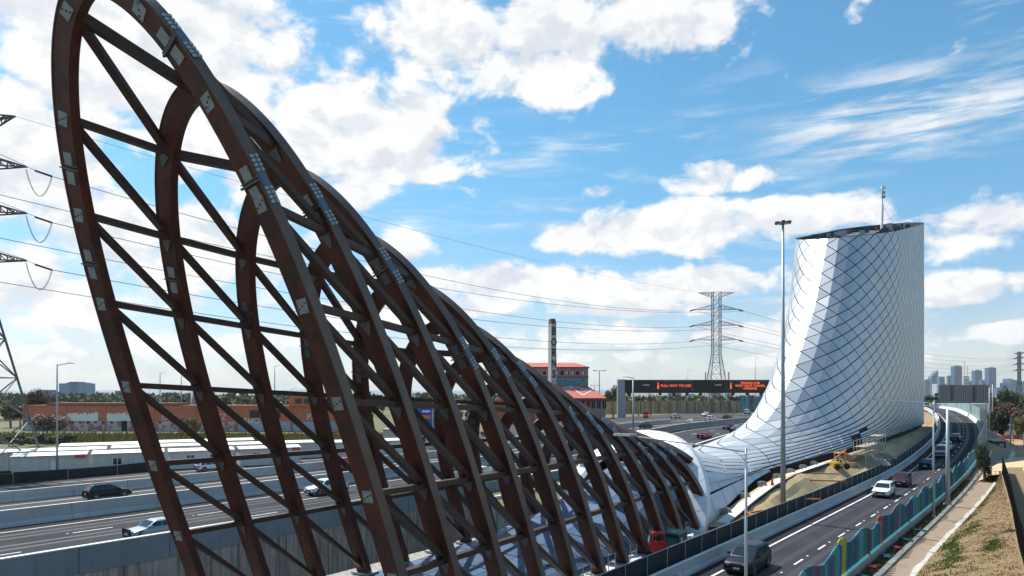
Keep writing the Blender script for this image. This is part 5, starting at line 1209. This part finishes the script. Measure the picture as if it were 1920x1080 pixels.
# ------------------------------------------------------------------ pylons and lines
LATT = M('pylon_steel', (.10, .11, .12), .6, .3)
def pylon(label, base, yaw, H_, w0, w1, arms, armw, r=.13):
    o = thing('pylon', label, 'pylon', base, yaw, group='steel pylons'); zw = H_ * .52
    wid = lambda z: w0 + (w1 - w0) * min(1, z / zw) if z < zw else w1
    levels = [0, .14, .26, .37, .46, .52, .58, .64, .70, .76, .82, .88, .94, 1.0]
    for sx in (-1, 1):
        for sy in (-1, 1):
            m = MB(); 
            for a, b in ((0, zw), (zw, H_)): m.beam((sx * wid(a), sy * wid(a), a), (sx * wid(b), sy * wid(b), b), r * 2, r * 2)
            m.build('leg', LATT, o)
    m = MB()
    for a, b in zip(levels[:-1], levels[1:]):
        za, zb_ = a * H_, b * H_
        for ax in range(4):
            c = [(-1, -1), (1, -1), (1, 1), (-1, 1)]; p, q = c[ax], c[(ax + 1) % 4]; A = lambda k, z: Vector((k[0] * wid(z), k[1] * wid(z), z))
            m.beam(A(p, za), A(q, zb_), r, r); m.beam(A(q, za), A(p, zb_), r, r); m.beam(A(p, zb_), A(q, zb_), r, r)
    m.build('bracing', LATT, o)
    for z, L_, up in arms:
        m = MB(); w = wid(z); rise = armw * (-1 if up else 1)
        for sx in (-1, 1):
            tip = Vector((sx * L_, 0, z))
            for sy in (-1, 1):
                m.beam((sx * w, sy * w, z), tip, r * 1.3, r * 1.3); m.beam((sx * w, sy * w, z + rise), tip, r * 1.2, r * 1.2)
                for u in (.25, .5, .75):
                    a = Vector((sx * w, sy * w, z)).lerp(tip, u); b = Vector((sx * w, sy * w, z + rise)).lerp(tip, u); m.beam(a, b, r * .8, r * .8); b2 = Vector((sx * w, sy * w, z + rise)).lerp(tip, u - .25); m.beam(a, b2, r * .8, r * .8)
        m.build('cross_arm', LATT, o)
    return o
PR = Vector((B(1343, 288), 288, 0)); PL = Vector((B(-52, 105), 105, 0))
HP = EYE + (738 - 548) * 288 / 1280
armsz = [EYE + (738 - y) * 288 / 1280 for y in (580.5, 610, 637.5)]
py = pylon('big steel pylon standing behind the sign gantry', PR, 0, HP, 5.6, 1.6, [(HP - .2, 7.6, True)] + [(z, 9.3, False) for z in armsz], 1.9, .11)
for sx in (-1, 1):
    for z in armsz: m = MB(); m.beam((sx * 9.2, 0, z), (sx * 11.2, -.5, z - .7), .5, .5); m.build('insulator', BOLT, py)
    m = MB(); m.box((sx * 4.9, -1, 18.5), (.6, .6, 5)); m.build('antenna_panel', WHITE, py)
lz = [EYE + (738 - y) * 105 / 1280 for y in (313, 400, 489)]
pl_ = pylon('steel pylon cut by the left edge of the photo', PL, 0, EYE + (738 - 205) * 105 / 1280, 6.6, 1.4, [(EYE + (738 - 218) * 105 / 1280, 6.6, True)] + [(z, 8.4, False) for z in lz], 2.0, .15)
for z in lz:
    m = MB(); m.beam((8.4, 0, z), (10.3, .2, z - .75), .06, .06); m.beam((9.6, .1, z - .55), (12.0, .3, z - 1.35), .28, .28); m.build('insulator', BOLT, pl_)
    m = MB(); pts = [Vector((8.2 + 4.0 * u, .2, z - .3 - 1.1 * u - 3.6 * math.sin(math.pi * u) ** .8)) for u in [k / 12 for k in range(13)]]
    m.path(pts, .035, 5); m.path([p + Vector((-.35, .3, .12)) for p in pts], .03, 5); m.build('jumper_loop', BOLT, pl_)
pf_ = pylon('thin far pylon rising over the trees at the right edge', (B(1911, 620), 620, 0), R(80), 50, 2.6, .9, [(49, 9, True), (44, 11, False), (38.5, 11, False), (33, 11, False)], 1.4, .22)
WIRE = M('wire', (.045, .05, .055), .6, .2)
def wire(label, a, b, sag, r=.05, n=22):
    o = thing('power_line', label, 'power line', a, group='power lines'); m = MB()
    pts = [a.lerp(b, k / n) - UZ * sag * 4 * (k / n) * (1 - k / n) - a for k in range(n + 1)]; m.path(pts, r, 5); m.build('conductor', WIRE, o)
lv = ['upper', 'middle', 'lower']
for k in range(3):
    wire('%s power line strung from the near pylon behind the lattice' % lv[k], PL + Vector((12.0, .3, lz[k] - 1.35)), PR + Vector((-11.2, -.5, armsz[k] - .7)), 5.5 - k * .3, .055)
    wire('%s power line of the back circuit behind the lattice' % lv[k], PL + Vector((-9, 0, lz[k] - 1.0)), PR + Vector((11, -.5, armsz[k] - .7)), 7.5, .055)
    wire('%s power line running from the big pylon towards the tower' % lv[k], PR + Vector((11.2, -.5, armsz[k] - .7)), Vector((B(1911, 620) - 6, 620, 44 - 5.5 * k)), 7, .07)
    wire('%s power line leaving the near pylon upwards past the frame' % lv[k], PL + Vector((8.2, 0, lz[k] + .2)), Vector((-85, 40, 58 - 6 * k)), 2.0, .04)
    wire('%s power line behind the tower reaching the far pylon' % lv[k], PR + Vector((-9.3, .5, armsz[k] - .2)), Vector((B(1911, 620) + 6, 620, 44 - 5.5 * k)), 10, .06)
wire('earth wire between the two pylon tips', PL + Vector((6.6, 0, EYE + (738 - 218) * 105 / 1280)), PR + Vector((-7.6, 0, HP)), 3.0, .03)

# ------------------------------------------------------------------ far town, city and hills
CITYM = [M('city_glass_a', (.035, .10, .20), .45, .0, var=.15, scale=.02), M('city_glass_b', (.07, .14, .23), .45, .0, var=.15, scale=.02), M('city_pale', (.45, .47, .48), .7, var=.1, scale=.02)]
def city_tower(label, px0, px1, top, Y, mt, shape='flat', base=760, win=True):
    x0, x1 = B(px0, Y), B(px1, Y); w = x1 - x0; h = EYE + (738 - top) * Y / 1280
    o = thing('city_tower', label, 'tower block', ((x0 + x1) / 2, Y, 0), group='towers of the far city')
    d = w * .8; m = MB()
    if shape == 'slant': m.loft([[Vector((sx * w / 2, sy * d / 2, -5)) for sx, sy in ((-1, -1), (1, -1), (1, 1), (-1, 1))], [Vector((sx * w / 2, sy * d / 2, h * (.72 if sx < 0 else 1))) for sx, sy in ((-1, -1), (1, -1), (1, 1), (-1, 1))]])
    elif shape == 'slantl': m.loft([[Vector((sx * w / 2, sy * d / 2, -5)) for sx, sy in ((-1, -1), (1, -1), (1, 1), (-1, 1))], [Vector((sx * w / 2, sy * d / 2, h * (.80 if sx > 0 else 1))) for sx, sy in ((-1, -1), (1, -1), (1, 1), (-1, 1))]])
    else: m.box((0, 0, h / 2 - 2.5), (w, d, h + 5))
    m.build('shaft', CITYM[mt], o)
    if win:
        m = MB(); n = max(3, int(h / 14))
        for k in range(1, n): m.box((0, -d / 2 - .25, h * k / n * .93), (w * .92, .5, h / n * .32))
        m.build('window_band', M('city_window', (.05, .09, .14), .2), o)
    if shape == 'flat': m = MB(); m.box((w * .1, 0, h + h * .012), (w * .5, d * .5, h * .03)); m.build('plant_room', CITYM[1], o)
CY = 3600
for a, b, t, s, mt, lab in [(1786, 1800, 687, 'flat', 0, 'tallest wide city tower left of the two cranes'), (1825, 1838, 695, 'flat', 0, 'square city tower in the middle of the skyline'), (1850, 1864, 690, 'flat', 0, 'tall city tower right of the square one'), (1743, 1756, 694, 'slant', 1, 'city tower with a pointed slanting top near the silver tower'), (1887, 1911, 710, 'slantl', 0, 'broad city block with a sloping roof right of the tall trio'), (1878, 1890, 718, 'flat', 1, 'lower city block left of the sloping roof one'), (1732, 1742, 712, 'flat', 1, 'city block half hidden by the silver tower'), (1759, 1769, 707, 'flat', 1, 'short city tower with a thin spire'), (1776, 1782, 705, 'flat', 1, 'slim city tower left of the tallest one'), (1798, 1806, 710, 'flat', 2, 'pale narrow city block right of the tallest one'), (1804, 1815, 706, 'flat', 2, 'pale city block under the cranes'), (1813, 1826, 715, 'flat', 0, 'low blue city block left of the square tower'), (1838, 1851, 713, 'flat', 0, 'low blue city block between the tall pair'), (1914, 1930, 715, 'flat', 0, 'city block cut by the right edge'), (1866, 1876, 727, 'flat', 1, 'low city block above the brown trees'), (1756, 1790, 720, 'flat', 2, 'wide low city block behind the sign backs')]:
    city_tower(lab, a, b, t, CY + random.uniform(-300, 300), mt, s)
for a, b, t, lab in [(1252, 1262, 737, 'pale blue block far behind the gantry, first under the beam'), (1264, 1276, 737, 'pale blue block far behind the gantry, second under the beam'), (1290, 1302, 739, 'pale blue block far behind the gantry, third under the beam'), (1330, 1350, 737, 'wide pale block far behind the gantry by the pylon foot'), (1360, 1372, 738, 'pale block far behind the gantry near the teal wall')]:
    city_tower(lab, a, b, t, 2600, 1, 'flat')
for px, top, lab in ((1808, 679, 'left tower crane over the city'), (1814, 688, 'right tower crane over the city')):
    Y = CY; h = EYE + (738 - top) * Y / 1280; o = thing('tower_crane', lab, 'crane', (B(px, Y), Y, 0)); m = MB(); m.box((0, 0, h / 2), (2.4, 2.4, h)); m.build('mast', CITYM[2], o); m = MB(); m.box((-4, 0, h), (16, 2, 2)); m.build('jib', CITYM[2], o)
HB = [M('hospital_blue', (.045, .20, .36), .45, var=.12, scale=.05), M('hospital_dark', (.03, .10, .22), .45)]
hs = thing('hospital_block', 'big blue glass hospital block on the horizon', 'building', (B(145, 1500), 1500, 0))
u = 1500 / 1280
for a, b, t0, mt, nm in [(-26, -7, 719, 0, 'wing'), (8, 26, 719, 0, 'wing'), (-7, 8, 716, 1, 'core'), (-15, 17, 717.5, 0, 'upper_floor')]:
    z = EYE + (738 - t0) * u; m = MB(); m.box(((a + b) / 2 * u, (4 if nm == 'upper_floor' else 0), z / 2), ((b - a) * u, 30, z)); m.build(nm, HB[mt], hs)
for k in range(7): m = MB(); m.box((0, -15.3, EYE + 1 + k * 2.9), (51 * u, .5, .9)); m.build('window_band', M('hospital_band', (.10, .30, .45), .4), hs)
for px0, px1, t, Y, lab in [(75, 99, 731, 1300, 'low blue office block left of the hospital'), (222, 234, 733, 1400, 'small blue office block right of the hospital'), (255, 262, 735, 1400, 'tiny pale block right of the hospital'), (175, 200, 736, 1600, 'low pale sheds beside the hospital'), (30, 42, 738, 1500, 'low grey block far behind the rust tree')]:
    x0, x1 = B(px0, Y), B(px1, Y); h = EYE + (738 - t) * Y / 1280; o = thing('office_block', lab, 'building', ((x0 + x1) / 2, Y, 0)); m = MB(); m.box((0, 0, h / 2), (x1 - x0, 25, h)); m.build('wall', HB[1] if 'blue' in lab else CITYM[2], o); m = MB()
    for k in range(3): m.box((0, -12.6, h - 2 - k * 3), ((x1 - x0) * .94, .3, 1.2))
    m.build('window_band', CITYM[0], o)
m = MB(); random.seed(2)
pts = [(-22000 + k * 1500, 21000 + 600 * math.sin(k), 70 + 60 * abs(math.sin(k * .7)) + 30 * math.sin(k * 1.9)) for k in range(30)]
m.loft([[Vector((x, y, -5)), Vector((x, y, max(45, z))), Vector((x, y + 2500, -5))] for x, y, z in pts]); struct(m.build('hills', M('far_hill', (.10, .14, .15), .95, var=.1, scale=.0005)))

# ------------------------------------------------------------------ site things
def digger():
    o = thing('wheel_loader', 'small yellow loader with a raised canopy parked on the sand pad', 'loader', P(91.5, -19.6, padz(91.5, -19.6) + .05), R(20)); o.scale = (.8, .8, .8); YL = M('machine_yellow', (.62, .33, .02), .5, var=.1); CR = M('machine_cream', (.55, .47, .25), .6)
    m = MB(); m.loft([[Vector((x, sy * .62 * w, z)) for sy, z in ((-1, .45), (-1, .95 + a), (-.7, 1.15 + a), (.7, 1.15 + a), (1, .95 + a), (1, .45))] for x, w, a in ((-1.5, .85, 0), (-1.3, 1, .05), (-.1, 1, .05), (0, .9, -.1))]); m.build('engine_cover', YL, o)
    m = MB(); m.box((.5, 0, .75), (1.2, .9, .5)); m.build('chassis', CR, o)
    m = MB(); m.box((.2, 0, 2.55), (1.5, 1.15, .14)); m.box((.2, 0, 2.63), (1.1, .9, .08)); m.build('canopy', YL, o)
    for sx in (-.35, .75):
        for sy in (-.5, .5): m = MB(); m.tube((sx, sy, 1.0), (sx, sy, 2.5), .05, n=6); m.build('canopy_post', CR, o)
    m = MB(); m.box((.1, 0, 1.25), (.5, .5, .5)); m.build('seat', TRIM, o)
    for sx in (-.95, .95):
        for sy in (-.62, .62): m = MB(); m.tube((sx, sy - .16, .45), (sx, sy + .16, .45), .45, n=14); m.build('wheel', TYRE, o)
    for sy in (-.4, .4): m = MB(); m.beam((.6, sy, 1.3), (1.9, sy, .75), .12, .2); m.beam((1.9, sy, .75), (2.5, sy, .4), .12, .2); m.build('lift_arm', CR, o)
    m = MB(); m.loft([[Vector((x, y, z)) for x, z in ((2.4, .1), (3.2, .15), (3.1, .35), (2.65, .55), (2.5, 1.0), (2.35, .95))] for y in (-.85, .85)]); m.build('bucket', M('bucket_rust', (.2, .13, .08), .7), o)
digger()
def scaffold(s0, s1, t0, t1, label, lv):
    o = thing('scaffold', label, 'scaffold', P(s0, t0, padz(s0, t0 + .8) - .1), math.atan2(US.y, US.x)); L_, W = s1 - s0, t1 - t0; n = max(1, round(L_ / 2.1)); H_ = lv * 1.1
    ST = M('scaffold_tube', (.45, .43, .42), .45, .6)
    for k in range(n + 1):
        for y in (0, -W): m = MB(); m.tube((L_ * k / n, y, -.6), (L_ * k / n, y, H_ + .9), .05, n=6); m.build('standard', ST, o)
    for l in range(lv + 1):
        for y in (0, -W): m = MB(); m.tube((0, y, l * 1.1), (L_, y, l * 1.1), .045, n=6); m.tube((0, y, l * 1.1 + .9), (L_, y, l * 1.1 + .9), .035, n=6); m.build('ledger', ST, o)
        for k in range(n): 
            if l: m = MB(); m.box((L_ * (k + .5) / n, -W / 2, l * 1.1 + .06), (L_ / n - .08, W * .9, .07)); m.build('deck_board', M('deck_board', (.42, .33, .22), .85, objvar=.25), o)
    m = MB(); m.beam((0, .05, 0), (L_, .05, H_), .05, .05); m.build('brace', ST, o)
scaffold(103, 111.5, -20.2, -18.7, 'steel scaffold with timber decks against the tower skirt', 2); scaffold(112.2, 117, -20.0, -18.5, 'narrower scaffold tower right of the decked one', 3)
pi_ = thing('duct_pipe', 'fat pinkish wrapped duct lying behind the scaffold', 'pipe', P(99.5, -20.3, 3.4)); m = MB(); m.tube((0, 0, 0), US * 11, .5, n=16); m.build('duct', M('duct_wrap', (.50, .36, .28), .6, var=.2, scale=1), pi_, True); m = MB(); m.tube(US * -.5, US * .2, .58, n=16); m.build('collar', M('orange_rust', (.38, .15, .06), .7), pi_)
rb = thing('handrail_pipe', 'orange pipe rising beside the tower skirt', 'pipe', P(94, -21.0, 3.3)); m = MB(); m.tube((0, 0, 0), US * 8.2 + UZ * 1.0, .12, n=8); m.build('pipe', M('orange_rust'), rb)
random.seed(12)
for k, (s, t, L_, an) in enumerate([(78, -19.6, 7, 8), (82, -19.9, 5, 14), (71, -18.9, 4, 2), (60.2, -20.3, 3.2, 40), (60.9, -20.0, 2.6, -15), (59.6, -19.8, 2.8, 12)]):
    m = MB(); m.box((0, 0, .1), (L_, .16, .14)); o = m.build('formwork_beam', M('formwork_orange', (.50, .17, .035), .7, objvar=.2)); o.location = P(s, t, padz(s, t) + .14); o.rotation_euler = (0, 0, math.atan2(US.y, US.x) + R(an) - (R(75) if k < 3 else 0))
    tag(o, 'orange formwork beam on the pad, %s' % ['longest, by the sand heap', 'second along the sand heap', 'short one by the mast', 'crossed one near the white collar', 'short crossed one near the white collar', 'lowest crossed one near the white collar'][k], 'beam', 'orange formwork beams')
wk = thing('safety_cone', 'small red cone on the pale path', 'cone', P(70.5, -21.3, padz(70.5) + .12)); m = MB(); m.tube((0, 0, .04), (0, 0, .75), .17, .04, 10); m.build('cone_body', M('cone_red', (.55, .03, .02), .6), wk); m = MB(); m.box((0, 0, .02), (.4, .4, .04)); m.build('cone_base', M('cone_red'), wk)
random.seed(6)
for k in range(7):
    s = 60 + k * 5.0; m = MB(); m.box((0, 0, .2), (.8, .4, .4)); m.box((0, 0, .44), (.5, .3, .1)); o = m.build('concrete_block', CONC_ST); o.location = P(s, -22.15, padz(s) + .0); o.rotation_euler = (0, 0, random.uniform(-.2, .2) - AX)
    tag(o, 'pale concrete block under the skirt of the silver skin, %s from the white collar' % words[k], 'block', 'concrete blocks under the skirt')
for k, (s, t, c, lab) in enumerate([(117, -18.6, (.55, .52, .45), 'stack of pale timber below the scaffold'), (109, -18.2, (.6, .55, .5), 'pile of white plastic sheeting in front of the scaffold')]):
    o = thing('material_stack', lab, 'stack', P(s, t, padz(s, t)), -AX)
    for j in range(4): m = MB(); m.box((random.uniform(-.2, .2), 0, .12 + j * .2), (2.8 - .3 * j, 1.0, .17)); m.build('bundle', M('stack%d' % k, c, .8, objvar=.2), o)
def skid():
    o = thing('mini_excavator', 'small red machine standing on the slab by the lattice feet', 'excavator', P(44.4, -21.3, .42), R(100)); o.scale = (.8, .8, .85); RD = M('machine_red', (.60, .03, .02), .45); GY = M('machine_grey', (.45, .43, .40), .6)
    for sy in (-.5, .5): m = MB(); m.loft([[Vector((x, sy + w, z)) for x, z in ((-.85, .18), (-.7, 0), (.7, 0), (.85, .18), (.7, .42), (-.7, .42))] for w in (-.16, .16)]); m.build('track', TYRE, o)
    m = MB(); m.loft([[Vector((x, sy * w, z)) for sy, x in ((-1, -.8), (1, -.8), (1, .45), (-1, .45))] for z, w in ((.5, .6), (1.15, .62), (1.45, .5))]); m.build('engine_cover', RD, o)
    m = MB(); m.box((.1, 0, 2.05), (1.0, .95, .1)); m.build('canopy', RD, o)
    for sx in (-.3, .5):
        for sy in (-.42, .42): m = MB(); m.tube((sx, sy, 1.2), (sx, sy, 2.05), .04, n=6); m.build('canopy_post', TRIM, o)
    m = MB(); m.box((.0, 0, 1.55), (.4, .45, .4)); m.build('seat', TRIM, o)
    m = MB(); m.beam((.6, 0, .9), (1.5, 0, 2.1), .16, .22); m.build('boom', RD, o); m = MB(); m.beam((1.5, 0, 2.1), (2.1, 0, .9), .12, .18); m.build('stick', GY, o)
    m = MB(); m.loft([[Vector((x, y, z)) for x, z in ((2.0, .95), (2.3, .7), (2.1, .35), (1.75, .4))] for y in (-.25, .25)]); m.build('bucket', GY, o)
skid()
gb = thing('site_cabinet', 'dark green machine cabinet next to the red machine', 'cabinet', P(46.6, -20.9, .42), R(52)); gb.scale = (.8, .8, .8)
m = MB(); m.box((0, 0, 1.0), (1.9, 1.3, 1.7)); m.build('body', M('cabinet_green', (.012, .03, .028), .5), gb); m = MB(); m.box((0, 0, 1.9), (2.0, 1.4, .12)); m.build('top', M('cabinet_top', (.10, .20, .18), .5), gb); m = MB(); m.box((-.3, -.67, 1.35), (.35, .04, .35)); m.build('badge', WHITE, gb); m = MB(); m.box((-.97, 0, 1.0), (.05, 1.0, 1.0)); m.build('side_panel', M('cabinet_teal', (.05, .17, .16), .5), gb)
# dirt yard at right
m = MB(); m.loft([[P(s, tEL(s) + 9.5 + (3 if s > 125 else 0), -.2 + .0), P(s, 45, -.2)] for s in frange(122, 300, 12)], closed=False, caps=False); struct(m.build('dirt_yard', M('yard_dirt', (.42, .29, .17), .95, var=.25, scale=.12, second=(.33, .20, .11), second_amt=(.48, .65), bump=.4, bscale=3), ))
m = MB(); m.loft([[P(s, t0, z) for t0, z in ((-6.8, -.1), (-5.2, .9), (-1, 1.5), (6, 1.7), (14, -.1))] for s in (113, 122, 135, 144)], closed=False, caps=False); struct(m.build('sand_mound', M('pale_sand', (.52, .40, .23), .95, var=.15, scale=.5, bump=.4, bscale=6)))
ht = thing('site_hut', 'small dark blue site hut behind the dark shrub', 'hut', (B(1866, 137), 137, 0)); m = MB(); m.box((0, 0, 1.2), (2.6, 2.4, 2.6)); m.build('wall', M('hut_navy', (.02, .025, .04), .6), ht); m = MB(); m.box((0, 0, 2.6), (3.0, 2.8, .18)); m.build('roof', M('hut_roof', (.25, .30, .36), .5), ht); m = MB(); m.box((.4, -1.22, 1.1), (.8, .05, 1.9)); m.build('door', GREY, ht)
cn = thing('white_container', 'white site container in the dirt yard', 'container', (B(1900, 200), 200, 0)); m = MB(); m.box((0, 0, 1.5), (9, 3, 3.0)); m.build('body', WHITE, cn)
for k in range(12): m = MB(); m.box((-4.2 + k * .76, -1.53, 1.5), (.12, .08, 2.7)); m.build('rib', CABR, cn)
for k in range(12):
    px = 1857 + k * 5.6; o = thing('water_barrier', '%s plastic road barrier in the yard row, %s from the shrub' % ('white' if k % 4 == 3 else 'orange', words[k]), 'road barrier', (B(px, 183), 183, -.2), group='plastic barriers in the dirt yard'); m = MB(); m.loft([[Vector((x, y, z)) for y, z in ((-.3, 0), (-.1, .5), (-.1, 1), (.1, 1), (.1, .5), (.3, 0))] for x in (-.38, .38)]); m.build('body', M('barrier_orange', (.62, .10, .03), .5) if k % 4 != 3 else WHITE, o)
fr = thing('wire_fence', 'brown wire fence frames across the dirt yard', 'fence', (B(1880, 150), 150, 0))
for k in range(4): m = MB(); m.tube((k * 2.2 - 2, 0, -.2), (k * 2.2 - 2, 0, 2.0), .05, n=5); m.build('post', M('rusty_wire'), fr)
m = MB(); m.beam((-2, 0, 1.6), (4.6, 0, 1.6), .05, .05); m.beam((-2, 0, .5), (4.6, 0, .5), .05, .05); m.build('rail', M('rusty_wire'), fr)
scene.cycles.max_bounces = 6; scene.cycles.diffuse_bounces = 3; scene.cycles.glossy_bounces = 3; scene.cycles.transmission_bounces = 4; scene.cycles.transparent_max_bounces = 6
scene.cycles.caustics_reflective = False; scene.cycles.caustics_refractive = False

# ------------------------------------------------------------------ haze: one closed box of thin even air round the whole place
hz_ = MB(); hz_.box((0, 0, 82), (56000, 56000, 206)); ho = hz_.build('haze', None)
hm_ = bpy.data.materials.new('haze_air'); hm_.use_nodes = True; hn = hm_.node_tree; hn.nodes.clear()
ov_ = hn.nodes.new('ShaderNodeOutputMaterial'); pv = hn.nodes.new('ShaderNodeVolumePrincipled'); pv.inputs['Color'].default_value = (.90, .96, 1.0, 1); pv.inputs['Density'].default_value = 6e-5; pv.inputs['Anisotropy'].default_value = .2
hn.links.new(pv.outputs[0], ov_.inputs['Volume']); ho.data.materials.clear(); ho.data.materials.append(hm_); ho['kind'] = 'stuff'; ho['label'] = 'thin bluish haze over the far city and hills'
